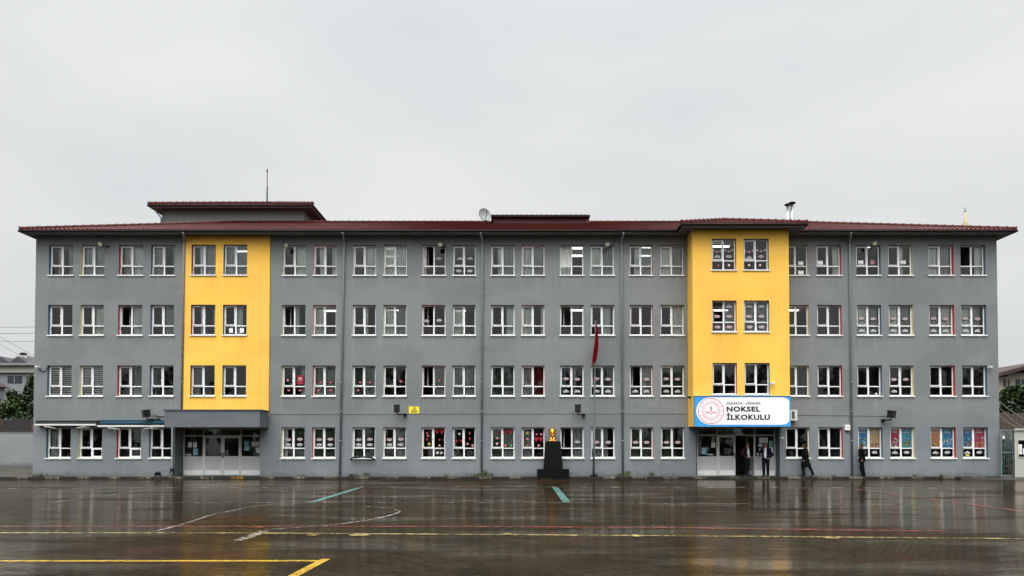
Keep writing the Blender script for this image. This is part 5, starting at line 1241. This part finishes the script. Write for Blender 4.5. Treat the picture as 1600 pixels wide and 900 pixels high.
    if shirt:
        q = MB(); capsule(q, V_['chest'] + Vector((0, 0, .02)), .138 * k, V_['waist'], .130 * k * B, material=shirt); capsule(q, V_['waist'], .130 * k * B, V_['hip'] + Vector((0, -.005, .03)) * k, .136 * k * B, material=shirt)
        capsule(q, V_['neck'] - Vector((0, -.005, .035)) * k, .066 * k, V_['neck'] + Vector((0, 0, .015)) * k, .060 * k, material=shirt); capsule(q, V_['shL'] * .75 + V_['shR'] * .25, .085 * k, V_['shR'] * .75 + V_['shL'] * .25, .085 * k, material=shirt)
        put(fuse(q, 'shirt', t, shirt, .012 * k, smooth=3))
    if tie:
        q = MB(); capsule(q, V_['neck'] + Vector((0, -.075, -.045)) * k, .014 * k, V_['waist'] + Vector((0, -.145 * B, .06)) * k, .026 * k, material=tie); put(fuse(q, 'tie', t, tie, .009 * k, smooth=1))
    # jacket or coat with sleeves
    q = MB(); hem = (coat_hem if coat_hem else .86) * k
    capsule(q, V_['shL'] * .86 + V_['shR'] * .14, .096 * k, V_['shR'] * .86 + V_['shL'] * .14, .096 * k, material=jacket)
    capsule(q, V_['chest'], .165 * k, V_['waist'], .150 * k * B, material=jacket); capsule(q, V_['waist'], .150 * k * B, V_['hip'], .166 * k, material=jacket)
    if coat_hem:
        m_ = (V_['knL'] + V_['knR']) / 2; capsule(q, V_['hip'], .168 * k, Vector((m_.x * .5, m_.y * .5, hem + .10)), .185 * k, material=jacket)
        for s in 'LR': capsule(q, V_['hp' + s], .125 * k, V_['hp' + s].lerp(V_['kn' + s], .75), .118 * k, material=jacket)
    else: capsule(q, V_['hip'], .166 * k, V_['hip'] - Vector((0, 0, .04)) * k, .168 * k, material=jacket)
    for s in 'LR':
        capsule(q, V_['sh' + s], .078 * k, V_['el' + s], .064 * k, material=jacket); capsule(q, V_['el' + s], .064 * k, V_['wr' + s] + (V_['el' + s] - V_['wr' + s]) * .08, .047 * k, material=jacket)
    if not shirt: capsule(q, V_['neck'] - Vector((0, 0, .05)) * k, .075 * k, V_['neck'] + Vector((0, 0, .01)) * k, .068 * k, material=jacket)
    zc0, zc1 = hem, V_['neck'].z + .02
    def cut(p):
        if p.z < hem: return True
        if open_w and p.y < min(V_['chest'].y, V_['waist'].y) - .02:
            f = (p.z - hem) / (zc1 - hem); return abs(p.x - V_['chest'].x * f) < open_w * (1.15 - .75 * abs(f - .55))
        return False
    jk = fuse(q, 'coat' if coat_hem else 'jacket', t, jacket, .012 * k, cut=cut, smooth=3)
    so_ = jk.modifiers.new('cloth', 'SOLIDIFY'); so_.thickness = .008; so_.offset = -1
    put(jk)
    # hair, eyes
    q = MB(); q.blob(hp(0, .018, .050), .086 * k, .096 * k, .100 * k, hair, 16, 12); q.blob(hp(0, .055, -.01), .074 * k, .055 * k, .075 * k, hair, 14, 10)
    if hat: q.blob(hp(0, .06, .085), .06 * k, .07 * k, .05 * k, hat, 12, 8)
    def hcut(p):
        l = ht.inverted() @ (p - hd) / k; return l.y < -.055 and l.z < .085 and abs(l.x) < .07
    put(fuse(q, 'hair', t, hair, .009 * k, cut=hcut, smooth=2))
    for s in (-1, 1):
        q = MB(); c_ = hp(s * .031, -.083, .022); q.blob(c_, .011 * k, .007 * k, .007 * k, EYEM, 8, 6)
        o = q.build('eye'); o.parent = t; put(o)
    return t
# man in the open doorway, turned to the other, hand on his hip
DZ = PAVE_Z + .03
q1 = P(1166.5, 745, YF + .1); person('man in a brown jacket and white shirt standing in the open doorway, hand on hip', (q1.x, YF + .02, DZ), 52, 1.76,
    dict(elR=(-.40, .13, 1.17), wrR=(-.20, -.02, .98), hdR=(-.10, -.11, .97), elL=(.25, .10, 1.13), wrL=(.24, .02, .90)), jacket=BROWN, trousers=SUIT, shirt=SHIRT, open_w=.125, hair=HAIRG, head_turn=18, build=1.12, tie=None)
q2 = P(1197, 746, YF - .25); person('man in a dark suit with one hand at his mouth, beside the doorway', (q2.x, YF - .22, PAVE_Z), -28, 1.77,
    dict(elR=(-.30, -.06, 1.16), wrR=(-.09, -.22, 1.40), hdR=(-.03, -.16, 1.50), elL=(.28, .05, 1.13), wrL=(.20, -.12, .95), hdL=(.14, -.17, .92), anL=(.09, .06, .09), toL=(.12, -.12, .035), anR=(-.09, -.02, .09), toR=(-.14, -.19, .035)), jacket=NAVY, trousers=NAVY, shirt=SHIRT, open_w=.06, hair=HAIRG, head_turn=-18, build=1.1)
q3 = P(1259, 747, YF - .36); person('person in a long black coat walking past the ground-floor windows', (q3.x, YF - .32, PAVE_Z), -128, 1.73,
    dict(head=(0, -.05, 1.60), neck=(0, -.01, 1.47), knL=(.09, -.10, .51), anL=(.09, -.06, .09), toL=(.10, -.24, .04), knR=(-.09, .20, .50), anR=(-.09, .36, .16), toR=(-.10, .27, .03), elL=(.24, .10, 1.14), wrL=(.23, .02, .90), elR=(-.24, -.06, 1.14), wrR=(-.23, -.19, .93)), jacket=COAT, trousers=COAT, coat_hem=.50, hair=HAIRB, hat=HAIRB, build=1.25)
q4 = P(1348, 748, YF - .40); person('person in loose dark clothes with hair tied back, beside a postered window', (q4.x, YF - .34, PAVE_Z), -104, 1.70,
    dict(head=(0, -.05, 1.60), neck=(0, .0, 1.47), knL=(.08, -.07, .49), anL=(.08, .0, .09), toL=(.09, -.17, .035), knR=(-.08, .05, .49), anR=(-.08, .13, .09), toR=(-.09, -.04, .035), elL=(.22, .09, 1.14), wrL=(.21, .0, .92), elR=(-.23, .05, 1.14), wrR=(-.22, -.03, .91)), jacket=COAT, trousers=COAT, coat_hem=.78, hair=HAIRB, hat=HAIRB)

# ------------------------------------------------------------------ weeds and litter along the foot of the wall
WEED = mat('weed_green', (.045, .075, .018), .6, var=.3); WEEDB = mat('weed_brown', (.085, .075, .035), .7, var=.3)
def weed(px, py, w_, h_, n, label, group='weeds along the foot of the wall', brown=.3):
    r = random.Random(int(px)); y = YF - .12; c = P(px, py, y); t = MB(); x_ = c.x
    for _ in range(n):
        bx = x_ + r.gauss(0, w_ * .4); by = y + r.uniform(-.12, .08); hh = h_ * r.uniform(.4, 1.1); a = r.uniform(0, 6.28); ln = r.uniform(.15, .7) * hh; mt = WEEDB if r.random() < brown else WEED
        tip = Vector((bx + ln * math.cos(a), min(by + ln * math.sin(a) * .6, YF - .01), PAVE_Z + hh)); base = Vector((bx, by, PAVE_Z - .002)); mid = base.lerp(tip, .5) + Vector((0, 0, hh * .18)); s = Vector((r.uniform(.005, .014), r.uniform(-.008, .008), 0))
        t.face([base - s, base + s, mid + s * 1.2, mid - s * 1.2], mt); t.face([mid - s * 1.2, mid + s * 1.2, tip], mt)
        if r.random() < .6:
            for q_ in (.45, .7, .9):
                p_ = base.lerp(tip, q_) + Vector((0, 0, .05 * hh)); l_ = Vector((r.uniform(-1, 1), r.uniform(-.6, .3), r.uniform(-.2, .5))).normalized() * r.uniform(.03, .06); n_ = l_.cross(Vector((.3, 1, .4))).normalized() * .018
                t.face([p_, p_ + l_ * .5 + n_, p_ + l_, p_ + l_ * .5 - n_], mt)
    o = t.build('weed'); tag(o, label, 'weed', group); return o
weed(745, 742, .50, .16, 60, 'broad low weed tuft left of the middle downpipe', brown=.5); weed(758, 741, .22, .32, 36, 'upright weed at the foot of the middle downpipe'); weed(767, 742, .16, .20, 20, 'small weed just right of the middle downpipe')
weed(979, 742, .20, .30, 30, 'upright weed at the foot of the downpipe between flagpole and right entrance'); weed(968, 743, .24, .12, 26, 'low weed left of the downpipe nearest the flagpole', brown=.5); weed(1018, 742, .16, .24, 16, 'thin stalky weed under the window left of the right entrance', brown=.7)
weed(932, 743, .16, .14, 18, 'small weed at the foot of the flagpole'); weed(553, 743, .40, .14, 40, 'low weed tuft under the window with the black rail', brown=.5); weed(573, 741, .22, .22, 18, 'thin stalky weed right of the black rail', brown=.6)
weed(62, 745, .50, .14, 46, 'grassy weed tuft at the left corner of the school'); weed(84, 745, .40, .08, 24, 'sparse grass just right of the left corner'); weed(1303, 744, .12, .10, 10, 'tiny weed left of the right downpipe'); weed(1428, 744, .12, .12, 12, 'tiny weed between the two pairs of postered windows'); weed(1472, 744, .14, .14, 16, 'dark weed under the third postered window'); weed(474, 743, .10, .12, 10, 'tiny weed under the first windows right of the left entrance'); weed(696, 743, .14, .10, 12, 'tiny weed left of the decorated windows')
gl_ = thing('ground_floodlight', 'small black lamp on the pavement left of the left entrance', 'floodlight', (FX(246), YF - .3, PAVE_Z))
c = P(246.5, 742.5, YF - .3); m = MB(); m.obox((c.x, YF - .3, PAVE_Z + .17), .24, .12, .18, BLACK, rotm(0, 40)); m.build('housing', gl_)
m = MB(); m.box(c.x - .15, c.x - .13, YF - .34, YF - .26, PAVE_Z, PAVE_Z + .2, BLACK); m.box(c.x + .13, c.x + .15, YF - .34, YF - .26, PAVE_Z, PAVE_Z + .2, BLACK); m.box(c.x - .15, c.x + .15, YF - .34, YF - .26, PAVE_Z + .001, PAVE_Z + .018, BLACK); m.build('bracket', gl_)

# ------------------------------------------------------------------ beyond the left end: yard wall, rusty fence, tree, houses, wires
BWY = 62.0
bw = thing('boundary_wall', 'stained pale concrete yard wall beyond the left end of the school', 'wall', (-60, BWY, 0))
CW = wall_paint('stained_yard_wall', (.20, .215, .215), (.20, .215, .215))
x0_, x1_ = -80.0, -20.0; zt_ = P(25, 676.5, BWY).z
m = MB(); m.box(x0_, x1_, BWY, BWY + .25, 0, zt_, CW); m.build('wall_face', bw)
m = MB(); m.box(x0_, x1_, BWY - .03, BWY + .28, zt_ + .002, zt_ + .07, CONC); m.build('coping', bw)
RUST = NB('rusty_sheet'); p_ = RUST.pos(); f_ = RUST.noise(RUST.map(p_, (1.6, 1, .5)), .9, 6, .65)
RUST.col(RUST.mix(RUST.rng(f_, .53, .66, 0, .85, True), (.016, .013, .011), RUST.mix(RUST.rng(RUST.noise(p_, 6, 4), .35, .65, 0, 1), (.11, .036, .012), (.24, .10, .04)))); RUST.rough(.7); RUSTM = RUST.m
rf = thing('rusty_fence', 'dark rusty sheet metal fence standing on the yard wall', 'fence', (-60, BWY + .1, zt_ + .07)); zf = P(25, 654.5, BWY).z
m = MB(); x = x0_
while x < x1_: m.box(x, x + .19, BWY + .09, BWY + .13, zt_ + .072, zf + random.uniform(-.05, .05), RUSTM); m.box(x + .19, x + .23, BWY + .12, BWY + .15, zt_ + .072, zf - .06, RUSTM); x += .23
m.build('sheet', rf)
m = MB()
for z_ in (zt_ + .3, zf - .3): m.box(x0_, x1_, BWY + .16, BWY + .21, z_, z_ + .05, RUSTM)
m.build('rail', rf)
LEAFS = []
for i, c_ in enumerate(((.016, .032, .011), (.026, .050, .014), (.044, .078, .017), (.078, .12, .025))):
    q = NB('leaf_green_%s' % 'abcd'[i]); rg = q.n('ShaderNodeRGB'); rg.outputs[0].default_value = (*c_, 1)
    q.col(q.scale(rg.outputs[0], q.rng(q.noise(q.pos(), 1.2, 3), .3, .7, .7, 1.3))); q.rough(.5); LEAFS.append(q.m)
BARK = mat('bark', (.055, .045, .035), .9, var=.3, nscale=6, bump=.5)
def tree(name, label, base, clumps, n, leaf, seed, light=.25, group=None):
    t = thing(name, label, 'tree', base, group); r = random.Random(seed); b = Vector(base); m = MB()
    top = max(c[0].z for c in clumps)
    cen = sum((c[0] for c in clumps), Vector()) / len(clumps)
    m.tube([b - Vector((0, 0, .3)), b + Vector((.1, 0, (top - b.z) * .3)), Vector((cen.x * .5 + b.x * .5, b.y, b.z + (top - b.z) * .55))], [.26, .19, .11], BARK, 8)
    for c, rad in clumps: m.tube([b + Vector((.06, 0, (top - b.z) * .32)), b.lerp(c, .6) + Vector((0, 0, .4)), c], [.09, .06, .02], BARK, 6)
    m.build('trunk', t)
    L = MB(); tot = sum(c[1].x * c[1].z for c in clumps)
    for c, rad in clumps:
        tone = r.choice((0, 0, 1, 1, 2)); k = int(n * rad.x * rad.z / tot)
        for _ in range(k):
            d = Vector((r.gauss(0, 1), r.gauss(0, 1), r.gauss(0, 1))).normalized(); rr_ = r.random() ** .45 * (.75 + .35 * mnoise.noise(d * 2.2 + c))
            p_ = c + Vector((d.x * rad.x, d.y * rad.y, d.z * rad.z)) * rr_
            mt = LEAFS[min(3, tone + (1 if r.random() < light else 0) + (1 if r.random() < .12 else 0))]
            ax = Vector((r.gauss(0, 1), r.gauss(0, 1), r.gauss(0, .6))).normalized(); ay = ax.cross(Vector((r.gauss(0, 1), r.gauss(0, 1), 1))).normalized(); s = leaf * r.uniform(.6, 1.3)
            L.face([p_ - ax * s, p_ + ay * s * .55, p_ + ax * s, p_ - ay * s * .55], mt)
    L.build('crown', t); return t
TL = 67.0
cl = lambda px, py, rx, rz, y=TL: (P(px, py, y), Vector((rx * y / FPX, rx * y / FPX * .8, rz * y / FPX)))
tree('leafy_tree', 'dense green tree behind the rusty fence beyond the left end of the school', (P(30, 700, TL).x, TL, 0), [cl(8, 640, 22, 20), cl(28, 632, 20, 24), cl(46, 618, 14, 26), cl(52, 596, 10, 15), cl(20, 617, 14, 12), cl(60, 640, 22, 26), cl(40, 650, 22, 14), cl(-14, 636, 22, 26), cl(-30, 645, 20, 22)], 13000, .16, 5, .10)
HW = mat('old_house_wall', (.42, .41, .37), .8, var=.12, nscale=.4); HB = mat('blue_grey_house_wall', (.20, .21, .22), .8, var=.1, nscale=.4); HR = mat('old_grey_roof', (.048, .045, .053), .75, var=.25, nscale=.8); HR2 = mat('old_red_brown_roof', (.040, .020, .017), .75, var=.3, nscale=.8); HGL = mat('dark_house_window', (.03, .033, .036), .15)
BEIGE = mat('beige_house_wall', (.40, .36, .29), .8, var=.1, nscale=.4)
# grey-roofed house
hy = 96.0; hx = lambda px, y=hy: P(px, 600, y).x; hz_ = lambda py, y=hy: P(25, py, y).z
gh = thing('grey_roofed_house', 'pale house with a dark grey hipped roof beyond the left end of the school', 'house', (hx(10), hy, 0))
m = MB(); m.box(hx(-70), hx(90), hy, hy + 12, hz_(582), hz_(571.5), HW); m.box(hx(-70), hx(90), hy + .4, hy + 12, 0, hz_(582.1), HB); m.build('wall', gh)
m = MB(); e0, e1, er0, er1 = hx(-78), hx(98), hx(-10), hx(60); za, zb = hz_(571.2), P(25, 557.5, hy + 6).z; yA, yB, yM = hy - .6, hy + 12.6, hy + 6
m.face([(e0, yA, za), (e1, yA, za), (er1, yM, zb), (er0, yM, zb)], HR); m.face([(e1, yB, za), (e0, yB, za), (er0, yM, zb), (er1, yM, zb)], HR); m.face([(e0, yB, za), (e0, yA, za), (er0, yM, zb)], HR); m.face([(e1, yA, za), (e1, yB, za), (er1, yM, zb)], HR); m.face([(e0, yA, za - .02), (e0, yB, za - .02), (e1, yB, za - .02), (e1, yA, za - .02)], HW)
for px_ in (8, 34):
    g_ = P(px_, 563, hy + 2); m.prism([(g_.x - 1.3, g_.z - .5), (g_.x + 1.3, g_.z - .5), (g_.x, g_.z + .45)], hy + 1.2, hy + 4.6, HR)
rfo = m.build('roof', gh)
m = MB(); c = P(36.5, 556, hy + 5.5); m.box(c.x - .85, c.x + .85, c.y - .5, c.y + .5, zb - .8, P(36, 555, hy + 5).z, HW); m.tube([(c.x, c.y, P(36, 555, hy + 5).z), (c.x, c.y, P(36, 552.5, hy + 5).z), (c.x, c.y, P(36, 551.5, hy + 5).z), (c.x, c.y, P(36, 550, hy + 5).z)], [.25, .5, .5, .15], BLACK, 10); m.build('chimney', rfo)
for a_, b_, t_, u_ in ((9, 31, 587, 598), (38, 50, 587, 604)):
    m = MB(); m.box(hx(a_), hx(b_), hy + .32, hy + .398, hz_(u_), hz_(t_), HGL); wo = m.build('window', gh); m = MB(); xm_ = (hx(a_) + hx(b_)) / 2; m.box(xm_ - .06, xm_ + .06, hy + .28, hy + .319, hz_(u_), hz_(t_), HB); m.build('frame', wo)
# low house with a red-brown roof
ry = 80.0; rh = thing('low_red_roofed_house', 'corner of a low house with a red-brown roof beside the tree on the left', 'house', (P(-20, 640, ry).x, ry, 0))
rx = lambda px: P(px, 620, ry).x; rz_ = lambda py: P(5, py, ry).z
m = MB(); m.box(rx(-90), rx(-13), ry, ry + 2, 0, rz_(603.5), HB); m.build('wall', rh)
m = MB(); za = rz_(603.2); zb = P(5, 588.5, ry + 1.2).z; e0, e1 = rx(-95), rx(-9); yA, yB, yM = ry - .7, ry + 2.7, ry + 1.0; er0, er1 = rx(-60), rx(-30)
m.face([(e0, yA, za), (e1, yA, za), (er1, yM, zb), (er0, yM, zb)], HR2); m.face([(e1, yB, za), (e0, yB, za), (er0, yM, zb), (er1, yM, zb)], HR2); m.face([(e0, yB, za), (e0, yA, za), (er0, yM, zb)], HR2); m.face([(e1, yA, za), (e1, yB, za), (er1, yM, zb)], HR2); m.face([(e0, yA, za - .12), (e0, yB, za - .12), (e1, yB, za - .12), (e1, yA, za - .12)], HB); m.face([(e0, yA, za - .12), (e1, yA, za - .12), (e1, yA, za), (e0, yA, za)], HR2)
m.build('roof', rh)
# wires on the left: they run behind the school
WIRE = mat('dark_wire', (.05, .05, .052), .6)
for i, (a, b, lab) in enumerate((((-40, 509.5), (140, 503), 'topmost of the thin wires crossing the sky left of the school'), ((-40, 520), (140, 512), 'second thin wire from the top, left of the school'), ((-40, 531), (140, 527), 'nearly level thin wire third from the top, left of the school'), ((-40, 503), (140, 596), 'upper of the two wires falling towards the school on the left'), ((-40, 514), (140, 608), 'lower of the two wires falling towards the school on the left'))):
    y = 60 + i * 1.5; pa, pb = P(a[0], a[1], y), P(b[0], b[1], y); m = MB()
    m.tube([pa.lerp(pb, t_ / 8) - Vector((0, 0, .25 * math.sin(math.pi * t_ / 8))) for t_ in range(9)], .017, WIRE, 5); o = m.build('power_wire'); tag(o, lab, 'wire', 'wires left of the school')

# ------------------------------------------------------------------ beyond the right end: gate, booth, fence, tree, house, minaret
GATE = mat('grey_green_gate_paint', (.115, .150, .145), .5, var=.15, nscale=2); gyy = 37.72
ga = thing('barred_gate', 'grey-green barred steel gate between the school and the pale booth', 'gate', (P(1574, 740, gyy).x, gyy, 0)); x0_, x1_ = P(1563.2, 700, gyy).x, P(1585, 700, gyy).x; z1_ = P(1574, 671, gyy).z; zm_ = P(1574, 708, gyy).z
m = MB(); m.box(x0_, x0_ + .07, gyy, gyy + .06, .05, z1_, GATE); m.box(x1_ - .07, x1_, gyy, gyy + .06, .05, z1_, GATE)
for z_ in (z1_ - .07, zm_, .15): m.box(x0_ + .07, x1_ - .07, gyy + .002, gyy + .058, z_, z_ + .06, GATE)
m.build('gate_frame', ga)
m = MB(); nb = 7
for i in range(1, nb): x_ = x0_ + (x1_ - x0_) * i / nb; m.tube([(x_, gyy + .03, .16), (x_, gyy + .03, z1_ - .05)], .014, GATE, 6)
m.build('bars', ga)
m = MB(); m.box(x0_ + .11, x0_ + .20, gyy - .04, gyy - .002, P(1570, 686, gyy).z, P(1570, 681, gyy).z, WHITE); m.build('lock_box', ga)
lp = thing('leaning_pipe', 'pale pipe leaning at the corner beside the barred gate', 'pipe', (P(1564, 748, 38.3).x, 38.3, 0)); m = MB(); m.tube([P(1564.5, 749, 38.3), P(1565.5, 724, 38.3), P(1565, 717, 38.35), P(1562.8, 713, 38.5)], .05, mat('pale_pipe', (.42, .43, .43), .45), 8); m.build('tube', lp)
BOOTH = mat('cream_booth_panel', (.37, .365, .32), .5, var=.08, nscale=1); by_ = 37.6
bo_ = thing('guard_booth', 'cream guard booth at the right edge with papers in its window', 'booth', (P(1600, 748, by_).x, by_, 0)); x0_ = P(1585.3, 700, by_).x; x1_ = x0_ + 2.3; z1_ = P(1590, 672.5, by_).z
m = MB(); wx0, wx1, wz0, wz1 = P(1591, 700, by_).x, x1_ - .4, P(1590, 714, by_).z, P(1590, 688, by_).z
sheet(m, x0_, x1_, .02, z1_, by_, [(wx0, wx1, wz0, wz1)], BOOTH); xb_ = x0_ + 1.45; m.face([(xb_, by_ + 2, .02), (x0_, by_, .02), (x0_, by_, z1_), (xb_, by_ + 2, z1_)], BOOTH); m.face([(x1_, by_, .02), (x1_, by_ + 2, .02), (x1_, by_ + 2, z1_), (x1_, by_, z1_)], BOOTH); m.face([(x1_, by_ + 2, .02), (xb_, by_ + 2, .02), (xb_, by_ + 2, z1_), (x1_, by_ + 2, z1_)], BOOTH); m.face([(x0_ + .02, by_ + .01, .03), (x1_, by_ + .01, .03), (x1_, by_ + 2, .03), (xb_, by_ + 2, .03)], ROOMD)
m.build('booth_wall', bo_)
m = MB(); m.v = []; tp_ = [(x0_ - .05, by_ - .08), (x1_ + .06, by_ - .08), (x1_ + .06, by_ + 2.05), (xb_ - .05, by_ + 2.05)]
m.face([(x, y, z1_ + .10) for x, y in tp_], BOOTH); m.face([(x, y, z1_ + .002) for x, y in reversed(tp_)], BOOTH)
for i in range(4): (xa, ya), (xc, yc) = tp_[i], tp_[(i + 1) % 4]; m.face([(xa, ya, z1_ + .002), (xc, yc, z1_ + .002), (xc, yc, z1_ + .10), (xa, ya, z1_ + .10)], BOOTH)
m.build('booth_roof', bo_)
m = MB(); m.box(wx0 - .05, wx0, by_ - .02, by_ + .03, wz0 - .05, wz1 + .05, BOOTH); m.box(wx0, wx1, by_ - .02, by_ + .03, wz1, wz1 + .05, BOOTH); m.box(wx0, wx1, by_ - .02, by_ + .03, wz0 - .05, wz0, BOOTH); wo = m.build('window', bo_)
m = MB(); m.face([(wx0, by_ + .02, wz0), (wx1, by_ + .02, wz0), (wx1, by_ + .02, wz1), (wx0, by_ + .02, wz1)], GLASS); m.build('pane', wo)
m = MB(); sheet_paper(m, wx0 + .11, wz0 + .40, by_ + .012, .18, .5); sheet_paper(m, wx0 + .33, wz0 + .28, by_ + .012, .16, .3); m.build('notice', wo)
rp = MB(); a, b, c, d = G(1548, 752.5), G(1592, 752.0), G(1588, 756.5), G(1550, 755.0)
rp.face([(a.x, 37.15, .012), (b.x, 36.55, .012), (b.x + 2, 36.55, .012), (b.x + 2, 37.55, .10), (a.x, 37.55, .10)], WETC); rp.face([(a.x, 37.15, -.05), (b.x, 36.55, -.05), (b.x, 36.55, .012), (a.x, 37.15, .012)], WETC); rp.face([(b.x, 36.55, -.05), (b.x + 2, 36.55, -.05), (b.x + 2, 36.55, .012), (b.x, 36.55, .012)], WETC)
structure(rp.build('ramp_pavement'))
sp_ = MB(); sp_.box(XR - .15, XR + 9, 37.6, 60, -.1, .035, WETC); structure(sp_.build('side_path'))
wf = thing('plank_fence', 'weathered brown plank fence behind the barred gate on the right', 'fence', (P(1585, 690, 49).x, 49, 0)); PLK = mat('weathered_planks', (.070, .052, .038), .8, var=.35, nscale=3, stretch=(3, 1, .3)); m = MB(); x = P(1556, 650, 49).x
rq = random.Random(4)
while x < P(1650, 650, 49).x: m.box(x, x + .15, 49, 49.03, .02, P(1585, 645 + rq.uniform(-2, 2), 49).z, PLK); x += .165
m.build('planks', wf); m = MB(); m.box(P(1556, 650, 49).x, P(1650, 650, 49).x, 49.032, 49.09, 1.0, 1.1, PLK); m.box(P(1556, 650, 49).x, P(1650, 650, 49).x, 49.032, 49.09, 3.0, 3.1, PLK); m.build('rail', wf)
TR = 54.0
SH = 43.0
tree('dark_shrub', 'dark shrub growing behind the barred gate', (P(1574, 745, SH).x, SH, 0), [cl(1568, 718, 9, 26, SH), cl(1579, 712, 10, 28, SH), cl(1572, 690, 10, 18, SH), cl(1588, 700, 9, 30, SH), cl(1564, 735, 7, 14, SH)], 3500, .11, 31, .02)
tree('fig_tree', 'leafy green tree behind the plank fence beyond the right end of the school', (P(1590, 700, TR).x, TR, 0), [cl(1572, 622, 13, 20, TR), cl(1588, 616, 15, 18, TR), cl(1603, 618, 14, 20, TR), cl(1580, 642, 14, 16, TR), cl(1600, 640, 16, 16, TR), cl(1566, 640, 10, 14, TR), cl(1620, 622, 18, 24, TR)], 8000, .17, 9, .3)
by2 = 78.0; bx_ = lambda px: P(px, 600, by2).x; bz_ = lambda py: P(1580, py, by2).z
bh = thing('beige_house', 'beige house with a brown overhanging roof beyond the right end of the school', 'house', (bx_(1600), by2, 0))
m = MB(); m.box(bx_(1548), bx_(1578.5), by2, by2 + 9, 0, bz_(588.5), BEIGE); m.box(bx_(1578.5), bx_(1700), by2 + .5, by2 + 9, 0, bz_(582), BEIGE); m.build('wall', bh)
m = MB(); A_ = P(1552, 590.5, by2 - 1.2); B_ = P(1640, 567, by2 - 1.2); T_ = Vector((0, 10.5, 0)); U_ = Vector((0, 0, .38)); E_ = P(1700, 583, by2 - 1.2)
m.face([A_, B_, B_ + U_, A_ + U_], HR2); m.face([A_ + U_, B_ + U_, B_ + U_ + T_, A_ + U_ + T_], HR2); m.face([A_ + T_, B_ + T_, B_, A_], mat('roof_soffit_brown', (.16, .12, .09), .8)); m.face([B_, E_, E_ + U_, B_ + U_], HR2); m.face([B_ + U_, E_ + U_, E_ + U_ + T_, B_ + U_ + T_], HR2); m.face([A_ + T_, A_, A_ + U_, A_ + U_ + T_], HR2); m.build('roof', bh)
for a_, b_, y_, t_, u_ in ((1567.5, 1580.5, by2, 592.5, 604), (1592, 1606, by2 + .5, 592, 604)):
    b_ = min(b_, 1577.5) if y_ == by2 else b_
    m = MB(); m.box(bx_(a_), bx_(b_), y_ - .06, y_ - .002, bz_(u_), bz_(t_), HGL); wo = m.build('window', bh); m = MB(); xm_ = (bx_(a_) + bx_(b_)) / 2; m.box(xm_ - .05, xm_ + .05, y_ - .10, y_ - .061, bz_(u_), bz_(t_), BEIGE); m.build('frame', wo)
for i, (pts, lab) in enumerate(((((1561, 627), (1578, 641), (1600, 655), (1640, 672)), 'uppermost slack cable from the right corner of the school'), (((1561, 636), (1576, 651), (1590, 663), (1640, 690)), 'middle slack cable from the right corner of the school'), (((1561, 649), (1574, 660), (1592, 669), (1640, 684)), 'lowest slack cable from the right corner of the school'))):
    m = MB(); ys_ = (38.3, 39.5, 41, 44); m.tube([P(x_, y_, yy_) for (x_, y_), yy_ in zip(pts, ys_)], .016, mat('pale_cable', (.30, .29, .27), .6), 5); o = m.build('slack_cable'); tag(o, lab, 'cable', 'cables at the right corner')
mny = 160.0; mt_ = P(1508.2, 317, mny); mb = P(1508.2, 351, mny); mz = P(1508.2, 331, mny).z
mi_ = thing('minaret', 'tip of a pale yellow minaret showing over the right roof', 'minaret', (mb.x, mny, 0))
m = MB(); MIN = mat('pale_yellow_lead', (.36, .29, .15), .6, var=.06); rb = 4.2 * mny / FPX
m.tube([(mb.x, mny, 0), (mb.x, mny, mb.z - 7)], [1.1, 1.0], HW, 12); m.build('shaft', mi_)
m = MB(); m.tube([(mb.x, mny, mb.z - 7), (mb.x, mny, mb.z - .6), (mb.x, mny, mz)], [.95, rb, .12], MIN, 12); m.build('spire', mi_)
m = MB(); m.tube([(mb.x, mny, mz), (mb.x, mny, mt_.z)], [.06, .03], GALV, 6)
for f_, r_ in ((.15, .26), (.42, .20), (.66, .14)): m.blob((mb.x, mny, mz + (mt_.z - mz) * f_), r_, r_, r_ * 1.1, GALV, 8, 6)
m.build('finial', mi_)

# ------------------------------------------------------------------ the trees across the yard, behind the photographer: the lower windows mirror them
tl = MB(); r = random.Random(21)
for i in range(60):
    x = -95 + i * 3.25 + r.uniform(-1, 1); y = -46 + r.uniform(-4, 4); h = 16.0 + 4.0 * mnoise.noise(Vector((x * .06, 3.1, 0))) + r.uniform(-1.5, 1.5)
    if r.random() < .10: h *= .6
    tl.tube([(x, y, 0), (x, y, h * .5)], [.25, .15], BARK, 6)
    for lv in (.10, .22, .40, .55, .68, .80):
        c = Vector((x + r.uniform(-1.6, 1.6), y + r.uniform(-1.5, 1.5), h * (lv + r.uniform(-.04, .04)))); a = Vector((r.uniform(1.7, 2.6), 2.0, h * r.uniform(.12, .17)))
        for _ in range(90):
            d = Vector((r.gauss(0, 1), r.gauss(0, 1), r.gauss(0, 1))).normalized() * r.random() ** .4; p_ = c + Vector((d.x * a.x, d.y * a.y, d.z * a.z)); s = r.uniform(.3, .65)
            ax = Vector((r.gauss(0, 1), r.gauss(0, .6), r.gauss(0, 1))).normalized(); ay = ax.cross(Vector((r.gauss(0, .5), 1, r.gauss(0, .5)))).normalized()
            tl.face([p_ - ax * s, p_ + ay * s * .6, p_ + ax * s, p_ - ay * s * .6], LEAFS[r.choice((0, 0, 1))])
o = tl.build('treeline'); o['kind'] = 'stuff'; o['label'] = 'row of dark trees across the yard facing the school'
